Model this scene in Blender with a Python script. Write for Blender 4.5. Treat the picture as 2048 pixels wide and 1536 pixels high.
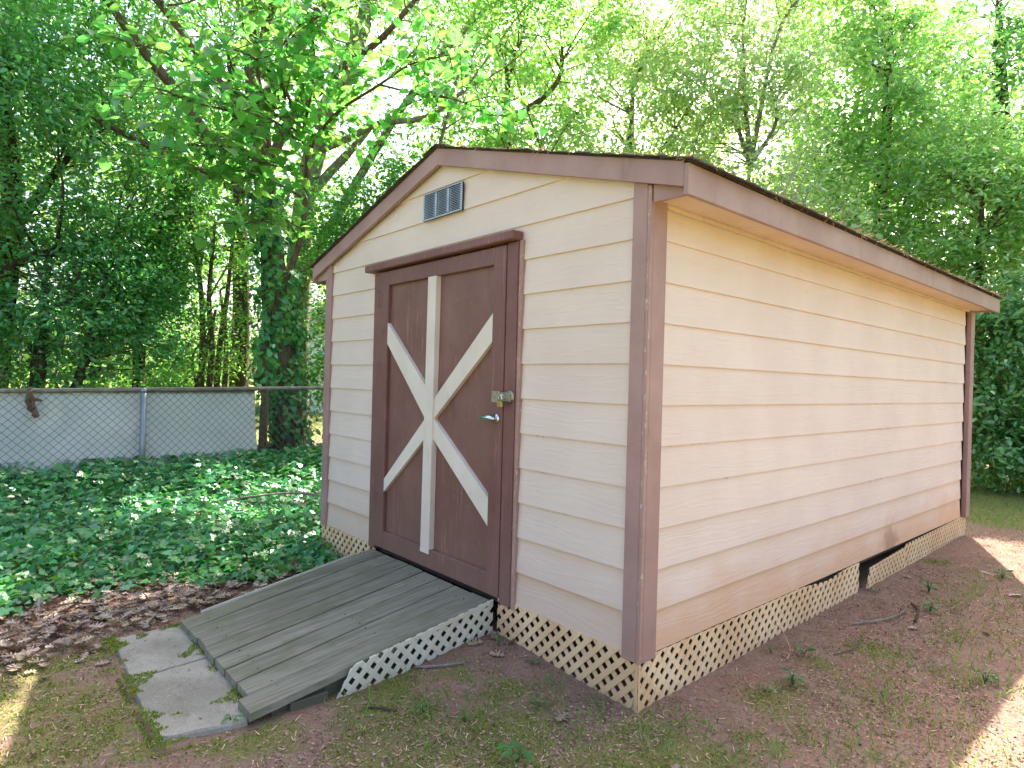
import bpy, bmesh, math, random
import numpy as np
from mathutils import Matrix, Vector

for o in list(bpy.data.objects):
    bpy.data.objects.remove(o)
scene = bpy.context.scene
COL = scene.collection
R = math.radians

# ------------------------------------------------------------------ camera
cam_data = bpy.data.cameras.new('camera')
cam_data.sensor_fit = 'HORIZONTAL'
cam_data.sensor_width = 36.0
cam_data.lens = 36.0 * 1254.44 / 2048
cam_data.clip_start = 0.05
cam_data.clip_end = 400
cam = bpy.data.objects.new('camera', cam_data)
COL.objects.link(cam)
yaw, pitch, roll = 2.421291, -0.0044175, 0.0262047
fw = Vector((math.cos(yaw) * math.cos(pitch), math.sin(yaw) * math.cos(pitch), math.sin(pitch)))
rt = Vector((math.sin(yaw), -math.cos(yaw), 0))
up = rt.cross(fw)
r2 = rt * math.cos(roll) + up * math.sin(roll)
u2 = -rt * math.sin(roll) + up * math.cos(roll)
m = Matrix((r2, u2, -fw)).transposed().to_4x4()
m.translation = Vector((1.6054, -2.1548, 1.1662))
cam.matrix_world = m
CAM = np.array((1.6054, -2.1548, 1.1662)); FW = np.array(fw)
scene.camera = cam

# ------------------------------------------------------------------ sky, sun, exposure
SUN_EL, SUN_AZ = R(50.6), R(-23.9)          # azimuth from +Y towards +X
world = bpy.data.worlds.new('World')
scene.world = world
world.use_nodes = True
wn = world.node_tree
bg = wn.nodes['Background']
sky = wn.nodes.new('ShaderNodeTexSky')
sky.sky_type = 'NISHITA'
sky.sun_disc = False
sky.sun_elevation = SUN_EL
sky.sun_rotation = SUN_AZ
sky.air_density = 1.0
sky.dust_density = 5.0
sky.ozone_density = 0.7
wn.links.new(sky.outputs[0], bg.inputs[0])
bg.inputs[1].default_value = 0.14
sun_data = bpy.data.lights.new('sun', 'SUN')
sun_data.energy = 5.0
sun_data.angle = R(0.55)
sun_data.color = (1.0, 0.95, 0.87)
sun = bpy.data.objects.new('sun', sun_data)
COL.objects.link(sun)
sdir = Vector((math.sin(SUN_AZ) * math.cos(SUN_EL), math.cos(SUN_AZ) * math.cos(SUN_EL), math.sin(SUN_EL)))
sun.rotation_euler = sdir.to_track_quat('Z', 'Y').to_euler()
sun.location = sdir * 40
vs = scene.view_settings
vs.view_transform = 'Standard'
vs.look = 'None'
vs.exposure = 2.08
vs.gamma = 1.0
vs.use_curve_mapping = False
cy = scene.cycles
cy.use_denoising = True
cy.denoiser = 'OPENIMAGEDENOISE'
cy.max_bounces = 7
cy.diffuse_bounces = 5
cy.glossy_bounces = 2
cy.transmission_bounces = 4
cy.transparent_max_bounces = 4
cy.caustics_reflective = False
cy.caustics_refractive = False
cy.sample_clamp_indirect = 6.0
cy.use_adaptive_sampling = True
cy.adaptive_threshold = 0.02

# ------------------------------------------------------------------ material helpers
def mat(name):
    mt = bpy.data.materials.new(name)
    mt.use_nodes = True
    nt = mt.node_tree
    nt.nodes.clear()
    return mt, nt

def N(nt, typ, ins=None, **attrs):
    n = nt.nodes.new('ShaderNode' + typ)
    for k, v in attrs.items():
        setattr(n, k, v)
    for k, v in (ins or {}).items():
        if isinstance(v, bpy.types.NodeSocket):
            nt.links.new(v, n.inputs[k])
        else:
            n.inputs[k].default_value = v
    return n

def MATH(nt, op, a, b=None, c=None, clamp=False):
    n = nt.nodes.new('ShaderNodeMath')
    n.operation = op
    n.use_clamp = clamp
    for i, v in enumerate((a, b, c)):
        if v is None:
            continue
        if isinstance(v, bpy.types.NodeSocket):
            nt.links.new(v, n.inputs[i])
        else:
            n.inputs[i].default_value = v
    return n.outputs[0]

def MIX(nt, f, a, b, blend='MIX'):
    n = nt.nodes.new('ShaderNodeMix')
    n.data_type = 'RGBA'
    n.blend_type = blend
    for i, v in ((0, f), (6, a), (7, b)):
        if isinstance(v, bpy.types.NodeSocket):
            nt.links.new(v, n.inputs[i])
        else:
            n.inputs[i].default_value = v if i == 0 or len(v) == 4 else (*v, 1)
    return n.outputs[2]

def RANGE(nt, v, a, b, c=0.0, d=1.0):
    n = nt.nodes.new('ShaderNodeMapRange')
    n.interpolation_type = 'SMOOTHSTEP'
    nt.links.new(v, n.inputs[0])
    for i, x in enumerate((a, b, c, d)):
        n.inputs[i + 1].default_value = x
    return n.outputs[0]

def NOISE(nt, vec, scale, detail=3, rough=0.55, out=0, dist=0.0):
    n = N(nt, 'TexNoise', {'Scale': scale, 'Detail': detail, 'Roughness': rough, 'Distortion': dist})
    if vec is not None:
        nt.links.new(vec, n.inputs['Vector'])
    return n.outputs[out]

def XYZ(nt, v):
    n = nt.nodes.new('ShaderNodeSeparateXYZ')
    nt.links.new(v, n.inputs[0])
    return n.outputs

def COMB(nt, x, y, z):
    n = nt.nodes.new('ShaderNodeCombineXYZ')
    for i, v in enumerate((x, y, z)):
        if isinstance(v, bpy.types.NodeSocket):
            nt.links.new(v, n.inputs[i])
        else:
            n.inputs[i].default_value = v
    return n.outputs[0]

def OUT(nt, sh):
    o = nt.nodes.new('ShaderNodeOutputMaterial')
    nt.links.new(sh, o.inputs[0])

def PBR(nt, col, rough=0.6, spec=0.3, metal=0.0, bump=None, bstr=0.3, bdist=0.01):
    ins = {'Roughness': rough, 'Specular IOR Level': spec, 'Metallic': metal}
    ins['Base Color'] = col if isinstance(col, bpy.types.NodeSocket) else (*col[:3], 1)
    p = N(nt, 'BsdfPrincipled', ins)
    if bump is not None:
        b = N(nt, 'Bump', {'Strength': bstr, 'Distance': bdist, 'Height': bump})
        nt.links.new(b.outputs[0], p.inputs['Normal'])
    OUT(nt, p.outputs[0])
    return p

def leafmat(name, col, tcol, gloss=0.06, rough=0.4, var=0.5, hue=0.035, trans=0.45):
    mt, nt = mat(name)
    g = N(nt, 'NewGeometry')
    oi = N(nt, 'ObjectInfo')
    rnd = MATH(nt, 'FRACT', MATH(nt, 'ADD', g.outputs['Random Per Island'], MATH(nt, 'MULTIPLY', oi.outputs['Random'], 7.31)))
    rnd2 = MATH(nt, 'FRACT', MATH(nt, 'MULTIPLY', rnd, 17.7))
    h = MATH(nt, 'ADD', 0.5 - hue, MATH(nt, 'MULTIPLY', rnd2, 2 * hue))
    v = MATH(nt, 'ADD', 1 - var * 0.5, MATH(nt, 'MULTIPLY', rnd, var))
    c1 = N(nt, 'HueSaturation', {'Hue': h, 'Saturation': 1.0, 'Value': v, 'Color': (*col, 1)}).outputs[0]
    c2 = N(nt, 'HueSaturation', {'Hue': h, 'Saturation': 1.0, 'Value': v, 'Color': (*tcol, 1)}).outputs[0]
    d = N(nt, 'BsdfDiffuse', {'Color': c1})
    t = N(nt, 'BsdfTranslucent', {'Color': c2})
    gl = N(nt, 'BsdfGlossy', {'Color': (1, 1, 1, 1), 'Roughness': rough})
    mx = N(nt, 'MixShader', {0: trans, 1: d.outputs[0], 2: t.outputs[0]})
    fr = N(nt, 'LayerWeight', {'Blend': 0.25})
    f = MATH(nt, 'ADD', gloss * 0.5, MATH(nt, 'MULTIPLY', fr.outputs['Fresnel'], gloss * 3), clamp=True)
    mx2 = N(nt, 'MixShader', {0: f, 1: mx.outputs[0], 2: gl.outputs[0]})
    OUT(nt, mx2.outputs[0])
    return mt

def objcoord(nt):
    return N(nt, 'TexCoord').outputs['Object']

def mk_siding():
    mt, nt = mat('cream_siding_paint')
    co = objcoord(nt)
    x, y, z = XYZ(nt, co)
    rnd = N(nt, 'ObjectInfo').outputs['Random']
    u = MATH(nt, 'ADD', x, y)
    ro = MATH(nt, 'MULTIPLY', rnd, 40.0)
    low = NOISE(nt, COMB(nt, MATH(nt, 'MULTIPLY', u, 1.6), MATH(nt, 'MULTIPLY', z, 9.0), ro), 1.0, 2)
    v = MATH(nt, 'ADD', MATH(nt, 'MULTIPLY', z, 150.0), MATH(nt, 'MULTIPLY', low, 34.0))
    wav = MATH(nt, 'SINE', v)
    fine = NOISE(nt, COMB(nt, MATH(nt, 'MULTIPLY', u, 7.0), MATH(nt, 'MULTIPLY', z, 260.0), ro), 1.0, 3)
    grain = MATH(nt, 'ADD', MATH(nt, 'MULTIPLY', wav, 0.16), fine)
    blot = NOISE(nt, co, 2.2, 4)
    base = MIX(nt, RANGE(nt, blot, 0.3, 0.7), (0.70, 0.56, 0.478), (0.745, 0.61, 0.525))
    # each board faded a little differently
    base = MIX(nt, MATH(nt, 'MULTIPLY', rnd, 0.13), base, (0.56, 0.45, 0.38))
    # red clay splashed up from the ground, strongest on the lowest boards
    clay_n = NOISE(nt, COMB(nt, MATH(nt, 'MULTIPLY', u, 2.5), MATH(nt, 'MULTIPLY', z, 3.0), 3.0), 1.0, 4)
    hz = MATH(nt, 'ADD', z, MATH(nt, 'MULTIPLY', MATH(nt, 'SUBTRACT', clay_n, 0.5), 0.5))
    clay = RANGE(nt, hz, 0.40, -0.04, 0.0, 0.85)
    side = RANGE(nt, y, 0.02, 0.12, 0.45, 1.0)
    clay = MATH(nt, 'MULTIPLY', clay, side)
    col = MIX(nt, clay, base, (0.62, 0.36, 0.205))
    # one darker muddy smear above the broken lattice panel
    dy = MATH(nt, 'MULTIPLY', MATH(nt, 'SUBTRACT', y, 3.02), 4.2)
    dz = MATH(nt, 'MULTIPLY', MATH(nt, 'SUBTRACT', z, 0.06), 6.0)
    sm = MATH(nt, 'SQRT', MATH(nt, 'ADD', MATH(nt, 'MULTIPLY', dy, dy), MATH(nt, 'MULTIPLY', dz, dz)))
    sm = MATH(nt, 'ADD', sm, MATH(nt, 'MULTIPLY', NOISE(nt, co, 11.0, 4, 0.65), 1.5))
    smf = MATH(nt, 'MULTIPLY', RANGE(nt, sm, 1.75, 0.95, 0.0, 0.62), RANGE(nt, y, 1.0, 1.5))
    col = MIX(nt, smf, col, (0.30, 0.155, 0.09))
    # specks and mildew
    sp = NOISE(nt, COMB(nt, MATH(nt, 'MULTIPLY', u, 1.0), MATH(nt, 'MULTIPLY', z, 0.8), ro), 34.0, 4, 0.65)
    rare = NOISE(nt, co, 1.7, 2)
    th = MATH(nt, 'SUBTRACT', sp, MATH(nt, 'MULTIPLY', rare, 0.16))
    col = MIX(nt, RANGE(nt, th, 0.655, 0.69, 0.0, 0.55), col, (0.16, 0.11, 0.07))
    mild = NOISE(nt, COMB(nt, u, MATH(nt, 'MULTIPLY', z, 2.0), 9.0), 3.5, 5, 0.6)
    col = MIX(nt, RANGE(nt, mild, 0.6, 0.85, 0.0, 0.14), col, (0.45, 0.40, 0.26))
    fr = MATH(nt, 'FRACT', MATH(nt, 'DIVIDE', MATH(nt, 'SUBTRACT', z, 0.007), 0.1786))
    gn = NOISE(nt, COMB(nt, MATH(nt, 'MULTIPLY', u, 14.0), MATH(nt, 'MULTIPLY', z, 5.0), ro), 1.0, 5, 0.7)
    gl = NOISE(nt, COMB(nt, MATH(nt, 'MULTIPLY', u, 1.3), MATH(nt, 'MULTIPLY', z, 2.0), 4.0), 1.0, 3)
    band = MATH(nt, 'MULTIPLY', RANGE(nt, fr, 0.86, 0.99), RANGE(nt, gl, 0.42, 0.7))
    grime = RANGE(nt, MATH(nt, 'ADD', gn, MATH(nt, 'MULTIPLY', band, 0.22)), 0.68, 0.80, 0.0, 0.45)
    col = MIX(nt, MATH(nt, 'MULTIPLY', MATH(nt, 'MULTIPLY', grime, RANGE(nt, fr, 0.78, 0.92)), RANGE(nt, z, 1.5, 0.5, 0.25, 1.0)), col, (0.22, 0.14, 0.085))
    warm = MATH(nt, 'MULTIPLY', RANGE(nt, z, 0.7, 0.05, 0.0, 0.6), RANGE(nt, fr, 0.55, 1.0))
    col = MIX(nt, warm, col, (0.60, 0.37, 0.21))
    drip = NOISE(nt, COMB(nt, MATH(nt, 'MULTIPLY', u, 34.0), MATH(nt, 'MULTIPLY', z, 3.5), ro), 1.0, 4, 0.6)
    col = MIX(nt, MATH(nt, 'MULTIPLY', RANGE(nt, drip, 0.70, 0.78, 0, 0.4), RANGE(nt, z, 0.8, 0.1)), col, (0.2, 0.13, 0.08))
    PBR(nt, col, 0.62, 0.25, bump=grain, bstr=0.5, bdist=0.003)
    return mt

def mk_trim(name, c1, c2, grain=0.25, rough=0.55, chip=0.0, stain=True, scuff=0.0):
    mt, nt = mat(name)
    co = objcoord(nt)
    x, y, z = XYZ(nt, co)
    rnd = N(nt, 'ObjectInfo').outputs['Random']
    n1 = NOISE(nt, co, 3.0, 4)
    col = MIX(nt, RANGE(nt, n1, 0.3, 0.72), c1, c2)
    fine = NOISE(nt, co, 55.0, 4, 0.6)
    sm = NOISE(nt, COMB(nt, x, y, MATH(nt, 'MULTIPLY', z, 0.4)), 9.0, 4, 0.65)
    col = MIX(nt, RANGE(nt, sm, 0.56, 0.75, 0, 0.3), col, tuple(c * 0.45 for c in c1))
    if chip:
        ch = NOISE(nt, COMB(nt, MATH(nt, 'MULTIPLY', x, 3.0), MATH(nt, 'MULTIPLY', y, 3.0), z), 24.0, 5, 0.7)
        col = MIX(nt, RANGE(nt, ch, 0.62 - chip * 0.1, 0.66 - chip * 0.1, 0, 0.75), col, (0.58, 0.5, 0.44))
    if scuff:
        s1 = NOISE(nt, COMB(nt, MATH(nt, 'MULTIPLY', x, 40.0), y, MATH(nt, 'MULTIPLY', z, 3.0)), 1.0, 5, 0.7)
        s2 = NOISE(nt, co, 1.9, 3)
        col = MIX(nt, MATH(nt, 'MULTIPLY', RANGE(nt, s1, 0.54, 0.74), RANGE(nt, s2, 0.4, 0.62, 0, scuff)), col, tuple(min(1, c * 2.2) for c in c2))
        dn = NOISE(nt, co, 48.0, 5, 0.7)
        col = MIX(nt, RANGE(nt, dn, 0.62, 0.68, 0, 0.4), col, (0.34, 0.26, 0.21))
        hz = MATH(nt, 'ADD', z, MATH(nt, 'MULTIPLY', MATH(nt, 'SUBTRACT', n1, 0.5), 0.5))
        col = MIX(nt, RANGE(nt, hz, 0.45, 0.0, 0, 0.35), col, (0.24, 0.16, 0.11))
    if stain:
        hz = MATH(nt, 'ADD', z, MATH(nt, 'MULTIPLY', MATH(nt, 'SUBTRACT', n1, 0.5), 0.4))
        col = MIX(nt, RANGE(nt, hz, 0.2, -0.08, 0, 0.35), col, (0.42, 0.22, 0.13))
    PBR(nt, col, rough, 0.3, bump=fine, bstr=grain, bdist=0.003)
    return mt

def mk_wood(name, c1, c2, c3, moss=0.0, axis='y'):
    mt, nt = mat(name)
    co = objcoord(nt)
    x, y, z = XYZ(nt, co)
    rnd = N(nt, 'ObjectInfo').outputs['Random']
    ro = MATH(nt, 'MULTIPLY', rnd, 60.0)
    a, b = (y, x) if axis == 'y' else (x, y)
    st = NOISE(nt, COMB(nt, MATH(nt, 'MULTIPLY', a, 3.0), MATH(nt, 'MULTIPLY', b, 85.0), MATH(nt, 'ADD', ro, MATH(nt, 'MULTIPLY', z, 30.0))), 1.0, 4, 0.65)
    st2 = NOISE(nt, COMB(nt, MATH(nt, 'MULTIPLY', a, 1.2), MATH(nt, 'MULTIPLY', b, 16.0), ro), 1.0, 3)
    col = MIX(nt, RANGE(nt, st, 0.3, 0.7), c1, c2)
    col = MIX(nt, RANGE(nt, st2, 0.45, 0.75, 0, 0.7), col, c3)
    col = MIX(nt, MATH(nt, 'MULTIPLY', rnd, 0.3), col, tuple(c * 0.55 for c in c1))
    if moss:
        mo = NOISE(nt, co, 4.5, 5, 0.62)
        col = MIX(nt, RANGE(nt, mo, 0.46, 0.68, 0, moss), col, (0.115, 0.13, 0.06))
    sc = NOISE(nt, COMB(nt, MATH(nt, 'MULTIPLY', a, 9.0), MATH(nt, 'MULTIPLY', b, 30.0), ro), 1.0, 5, 0.7)
    col = MIX(nt, RANGE(nt, sc, 0.66, 0.75, 0, 0.5), col, (0.36, 0.35, 0.28))
    PBR(nt, col, 0.85, 0.15, bump=st, bstr=0.6, bdist=0.004)
    return mt

def mk_simple(name, c1, c2, scale=8.0, rough=0.7, spec=0.2, metal=0.0, bstr=0.3, bdist=0.004, detail=4):
    mt, nt = mat(name)
    co = objcoord(nt)
    n = NOISE(nt, co, scale, detail, 0.6)
    col = MIX(nt, RANGE(nt, n, 0.32, 0.68), c1, c2)
    PBR(nt, col, rough, spec, metal, bump=NOISE(nt, co, scale * 4, 4, 0.65), bstr=bstr, bdist=bdist)
    return mt

def mk_lattice(name, c1, c2, clay):
    mt, nt = mat(name)
    co = objcoord(nt)
    x, y, z = XYZ(nt, co)
    n = NOISE(nt, co, 5.0, 4, 0.6)
    col = MIX(nt, RANGE(nt, n, 0.35, 0.7), c1, c2)
    col = MIX(nt, RANGE(nt, NOISE(nt, co, 2.3, 4), 0.38, 0.62, 0, clay), col, (0.62, 0.36, 0.19))
    gr = NOISE(nt, co, 38.0, 4, 0.7)
    col = MIX(nt, RANGE(nt, gr, 0.62, 0.7, 0, 0.5), col, (0.15, 0.13, 0.08))
    lo = MATH(nt, 'ADD', z, MATH(nt, 'MULTIPLY', n, 0.1))
    col = MIX(nt, RANGE(nt, lo, -0.10, -0.2, 0, 0.45), col, (0.40, 0.24, 0.15))
    PBR(nt, col, 0.55, 0.25)
    return mt

def mk_bark(name, c1, c2, c3):
    mt, nt = mat(name)
    co = objcoord(nt)
    x, y, z = XYZ(nt, co)
    v = COMB(nt, x, y, MATH(nt, 'MULTIPLY', z, 0.22))
    a = NOISE(nt, v, 26.0, 5, 0.65)
    b = NOISE(nt, co, 5.0, 4)
    col = MIX(nt, RANGE(nt, a, 0.35, 0.65), c1, c2)
    col = MIX(nt, RANGE(nt, b, 0.5, 0.68, 0, 0.8), col, c3)
    PBR(nt, col, 0.9, 0.1, bump=a, bstr=0.8, bdist=0.02)
    return mt

def mk_ground():
    mt, nt = mat('bare_soil_with_moss')
    co = objcoord(nt)
    n1 = NOISE(nt, co, 1.3, 5, 0.6)
    n2 = NOISE(nt, co, 9.0, 5, 0.65)
    n3 = NOISE(nt, co, 60.0, 4, 0.7)
    n4 = NOISE(nt, co, 190.0, 3, 0.7)
    col = MIX(nt, RANGE(nt, n1, 0.35, 0.65), (0.30, 0.172, 0.122), (0.235, 0.148, 0.108))
    col = MIX(nt, RANGE(nt, n2, 0.4, 0.66, 0, 0.7), col, (0.31, 0.215, 0.16))
    col = MIX(nt, RANGE(nt, n3, 0.5, 0.68, 0, 0.6), col, (0.095, 0.066, 0.05))
    col = MIX(nt, RANGE(nt, n4, 0.60, 0.70, 0, 0.7), col, (0.50, 0.39, 0.29))
    at = N(nt, 'Attribute', attribute_name='moss').outputs['Fac']
    mn = MATH(nt, 'ADD', at, MATH(nt, 'MULTIPLY', MATH(nt, 'SUBTRACT', n3, 0.5), 0.9))
    mcol = MIX(nt, RANGE(nt, n4, 0.35, 0.65), (0.10, 0.105, 0.03), (0.25, 0.24, 0.07))
    mn = MATH(nt, 'ADD', mn, MATH(nt, 'MULTIPLY', MATH(nt, 'SUBTRACT', n2, 0.5), 1.1))
    col = MIX(nt, RANGE(nt, mn, 0.42, 0.85, 0, 0.75), col, mcol)
    lt = N(nt, 'Attribute', attribute_name='lawn').outputs['Fac']
    gcol = MIX(nt, n2, (0.11, 0.16, 0.035), (0.2, 0.2, 0.07))
    ln = MATH(nt, 'ADD', lt, MATH(nt, 'MULTIPLY', MATH(nt, 'SUBTRACT', n2, 0.5), 0.8))
    col = MIX(nt, RANGE(nt, ln, 0.4, 0.7, 0, 0.85), col, gcol)
    h = MATH(nt, 'ADD', MATH(nt, 'MULTIPLY', n2, 0.6), MATH(nt, 'ADD', n3, MATH(nt, 'MULTIPLY', n4, 0.5)))
    PBR(nt, col, 0.95, 0.08, bump=h, bstr=0.9, bdist=0.012)
    return mt

def mk_concrete():
    mt, nt = mat('weathered_concrete')
    co = objcoord(nt)
    n1 = NOISE(nt, co, 3.5, 5, 0.6)
    n3 = NOISE(nt, co, 150.0, 4, 0.7)
    n2 = NOISE(nt, co, 16.0, 5, 0.65)
    col = MIX(nt, RANGE(nt, n1, 0.35, 0.65), (0.245, 0.222, 0.175), (0.36, 0.328, 0.268))
    col = MIX(nt, RANGE(nt, n3, 0.5, 0.66, 0, 0.6), col, (0.16, 0.15, 0.13))
    col = MIX(nt, RANGE(nt, n3, 0.42, 0.3, 0, 0.6), col, (0.52, 0.49, 0.43))
    col = MIX(nt, RANGE(nt, n2, 0.50, 0.70, 0, 0.5), col, (0.20, 0.15, 0.11))
    PBR(nt, col, 0.92, 0.12, bump=n3, bstr=0.6, bdist=0.004)
    return mt

def mk_cloth():
    mt, nt = mat('weathered_screen_cloth')
    co = objcoord(nt)
    x, y, z = XYZ(nt, co)
    n1 = NOISE(nt, co, 1.6, 4)
    col = MIX(nt, RANGE(nt, n1, 0.35, 0.65), (0.78, 0.80, 0.81), (0.86, 0.87, 0.87))
    zz = MATH(nt, 'ADD', z, MATH(nt, 'MULTIPLY', NOISE(nt, co, 12.0, 4), 0.07))
    col = MIX(nt, RANGE(nt, zz, 0.955, 0.995, 0, 0.8), col, (0.20, 0.165, 0.135))
    col = MIX(nt, RANGE(nt, NOISE(nt, co, 4.0, 5), 0.6, 0.8, 0, 0.22), col, (0.4, 0.42, 0.36))
    d = N(nt, 'BsdfDiffuse', {'Color': col})
    t = N(nt, 'BsdfTranslucent', {'Color': col})
    mx = N(nt, 'MixShader', {0: 0.42, 1: d.outputs[0], 2: t.outputs[0]})
    OUT(nt, mx.outputs[0])
    return mt

M = dict(
    siding=mk_siding(),
    trim=mk_trim('mauve_trim_paint', (0.3336, 0.2006, 0.1798), (0.4038, 0.257, 0.2314)),
    trim_worn=mk_trim('worn_trim_edge_paint', (0.3394, 0.2056, 0.1798), (0.4215, 0.2673, 0.2262), chip=0.22),
    fascia=mk_trim('weathered_fascia_paint', (0.316, 0.1954, 0.1697), (0.3863, 0.2621, 0.2314), stain=False),
    door=mk_trim('brown_door_paint', (0.1732, 0.07509, 0.06663), (0.21, 0.09947, 0.08821), rough=0.42, stain=False, scuff=0.9),
    door_panel=mk_trim('brown_door_panel_paint', (0.1788, 0.07997, 0.06518), (0.2179, 0.1073, 0.08813), rough=0.4, stain=False, scuff=0.9),
    brace=mk_trim('off_white_brace_paint', (0.6709, 0.5773, 0.4902), (0.7575, 0.6642, 0.5803), scuff=0.0, stain=False),
    soffit=mk_trim('cream_soffit_paint', (0.5902, 0.4462, 0.323), (0.6474, 0.4998, 0.374), stain=False),
    ramp=mk_wood('weathered_ramp_plank', (0.185, 0.17, 0.122), (0.30, 0.276, 0.21), (0.12, 0.113, 0.08), moss=0.45),
    beam=mk_wood('dark_ramp_beam', (0.09, 0.085, 0.06), (0.14, 0.13, 0.09), (0.07, 0.06, 0.04), moss=0.4),  # beam wood darker than the ramp planks
    floor=mk_simple('dark_underfloor', (0.05, 0.035, 0.025), (0.08, 0.06, 0.045)),
    lattice=mk_lattice('clay_stained_lattice', (0.8199, 0.5998, 0.3635), (0.7262, 0.4998, 0.2809), 0.55),
    lattice_w=mk_lattice('dirty_white_lattice', (0.7013, 0.6694, 0.5525), (0.5737, 0.5419, 0.425), 0.06),
    shingle=mk_simple('asphalt_shingle', (0.055, 0.05, 0.045), (0.11, 0.095, 0.08), 40, 0.95, 0.1, bstr=0.8),
    straw=mk_simple('dry_straw', (0.56, 0.378, 0.224), (0.364, 0.224, 0.126), 20, 0.9, 0.1),
    vent=mk_simple('galvanised_vent_metal', (0.33, 0.38, 0.45), (0.40, 0.46, 0.53), 14, 0.45, 0.5, 0.25, 0.1),
    vent_shade=mk_simple('painted_vent_shade', (0.02, 0.022, 0.03), (0.04, 0.04, 0.05)),  # near-black colour painted as the shade inside the vent
    chrome=mk_simple('chrome', (0.72, 0.73, 0.75), (0.6, 0.6, 0.62), 30, 0.18, 0.5, 1.0, 0.05),
    steel=mk_simple('tarnished_steel', (0.42, 0.38, 0.30), (0.30, 0.25, 0.18), 40, 0.42, 0.5, 0.9, 0.1),
    brass=mk_simple('brass', (0.48, 0.36, 0.14), (0.38, 0.28, 0.10), 60, 0.35, 0.5, 0.9, 0.05),
    concrete=mk_concrete(),
    ground=mk_ground(),
    galv=mk_simple('galvanised_fence_steel', (0.225, 0.255, 0.285), (0.3, 0.33, 0.36), 9, 0.5, 0.4, 0.5, 0.1),
    rail=mk_simple('rusty_fence_rail', (0.195, 0.165, 0.1425), (0.33, 0.285, 0.2475), 16, 0.75, 0.2, 0.2, 0.4),
    wire=mk_simple('fence_wire', (0.10, 0.11, 0.12), (0.16, 0.17, 0.18), 9, 0.6, 0.3, 0.4, 0.1),
    cloth=mk_cloth(),
    bark=mk_bark('brown_bark', (0.10, 0.068, 0.045), (0.18, 0.13, 0.09), (0.13, 0.12, 0.08)),
    bark_dark=mk_bark('dark_bark', (0.06, 0.042, 0.03), (0.115, 0.085, 0.06), (0.08, 0.08, 0.05)),
    bark_pale=mk_bark('pale_mottled_bark', (0.21, 0.19, 0.155), (0.33, 0.30, 0.25), (0.13, 0.105, 0.075)),
    twig_pale=mk_bark('pale_dead_twig', (0.40, 0.36, 0.31), (0.52, 0.48, 0.42), (0.34, 0.3, 0.25)),
    twig=mk_bark('grey_twig_bark', (0.20, 0.17, 0.13), (0.30, 0.26, 0.21), (0.16, 0.13, 0.1)),
    l_redbud=leafmat('redbud_leaf', (0.09237, 0.2613, 0.06861), (0.239, 0.6271, 0.1029), 0.03, 0.45, 0.45, 0.03, 0.6),
    l_ever=leafmat('evergreen_leaf', (0.07526, 0.276, 0.1066), (0.2509, 0.6899, 0.1129), 0.09, 0.32, 0.8, 0.03, 0.48),
    l_ever2=leafmat('dark_shrub_leaf', (0.09075, 0.2783, 0.07865), (0.2662, 0.7018, 0.0968), 0.05, 0.34, 0.8, 0.03, 0.42),
    l_tall=leafmat('canopy_leaf', (0.1003, 0.24, 0.0576), (0.2918, 0.6336, 0.09216), 0.04, 0.4, 0.6, 0.03, 0.55),
    l_pale=leafmat('pale_green_leaf', (0.2845, 0.4159, 0.1748), (0.7045, 0.9575, 0.311), 0.13, 0.34, 0.7, 0.035, 0.55),
    l_yell=leafmat('yellow_green_leaf', (0.1969, 0.3942, 0.1111), (0.5369, 0.9067, 0.1906), 0.13, 0.34, 0.6, 0.03, 0.6),
    l_right=leafmat('broad_shrub_leaf', (0.1315, 0.3227, 0.09817), (0.3214, 0.7294, 0.1403), 0.13, 0.34, 0.7, 0.03, 0.45),
    l_ivy=leafmat('ivy_leaf', (0.055, 0.235, 0.075), (0.13, 0.48, 0.08), 0.035, 0.38, 0.9, 0.035, 0.32),
    l_ivy_young=leafmat('young_ivy_leaf', (0.075, 0.27, 0.05), (0.2, 0.5, 0.06), 0.04, 0.38, 0.4, 0.02, 0.35),
    l_dead=leafmat('dead_oak_leaf', (0.28, 0.172, 0.11), (0.2, 0.11, 0.06), 0.05, 0.5, 0.75, 0.02, 0.15),
    l_grass=leafmat('grass_blade', (0.15, 0.224, 0.056), (0.3, 0.42, 0.084), 0.03, 0.5, 0.7, 0.04, 0.4),
    l_moss=leafmat('moss_tuft', (0.2342, 0.2849, 0.0494), (0.2755, 0.3388, 0.0494), 0.0, 0.6, 0.8, 0.03, 0.25),
    l_weed=leafmat('weed_leaf', (0.06, 0.19, 0.045), (0.12, 0.34, 0.06), 0.05, 0.4, 0.3, 0.02, 0.35),
    l_far=leafmat('far_wood_leaf', (0.1264, 0.2379, 0.0924), (0.365, 0.5947, 0.1584), 0.03, 0.5, 0.7, 0.035, 0.55),
    house=mk_simple('white_house_siding', (0.72, 0.74, 0.76), (0.8, 0.81, 0.82), 3, 0.6),
    glass=mk_simple('dark_window_glass', (0.05, 0.07, 0.09), (0.08, 0.1, 0.12), 2, 0.1, 0.6),
    roof=mk_simple('grey_house_shingle', (0.13, 0.13, 0.13), (0.19, 0.18, 0.18), 12, 0.9),
)

# ------------------------------------------------------------------ object helpers
def empty(name, loc, label, cat, group=None, kind=None):
    o = bpy.data.objects.new(name, None)
    o.empty_display_size = 0.1
    COL.objects.link(o)
    o.location = loc
    tag(o, label, cat, group, kind)
    return o

def tag(o, label=None, cat=None, group=None, kind=None):
    if label: o['label'] = label
    if cat: o['category'] = cat
    if group: o['group'] = group
    if kind: o['kind'] = kind
    return o

def wloc(o):
    v = Vector((0, 0, 0))
    while o is not None:
        v = v + o.location
        o = o.parent
    return v

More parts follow.
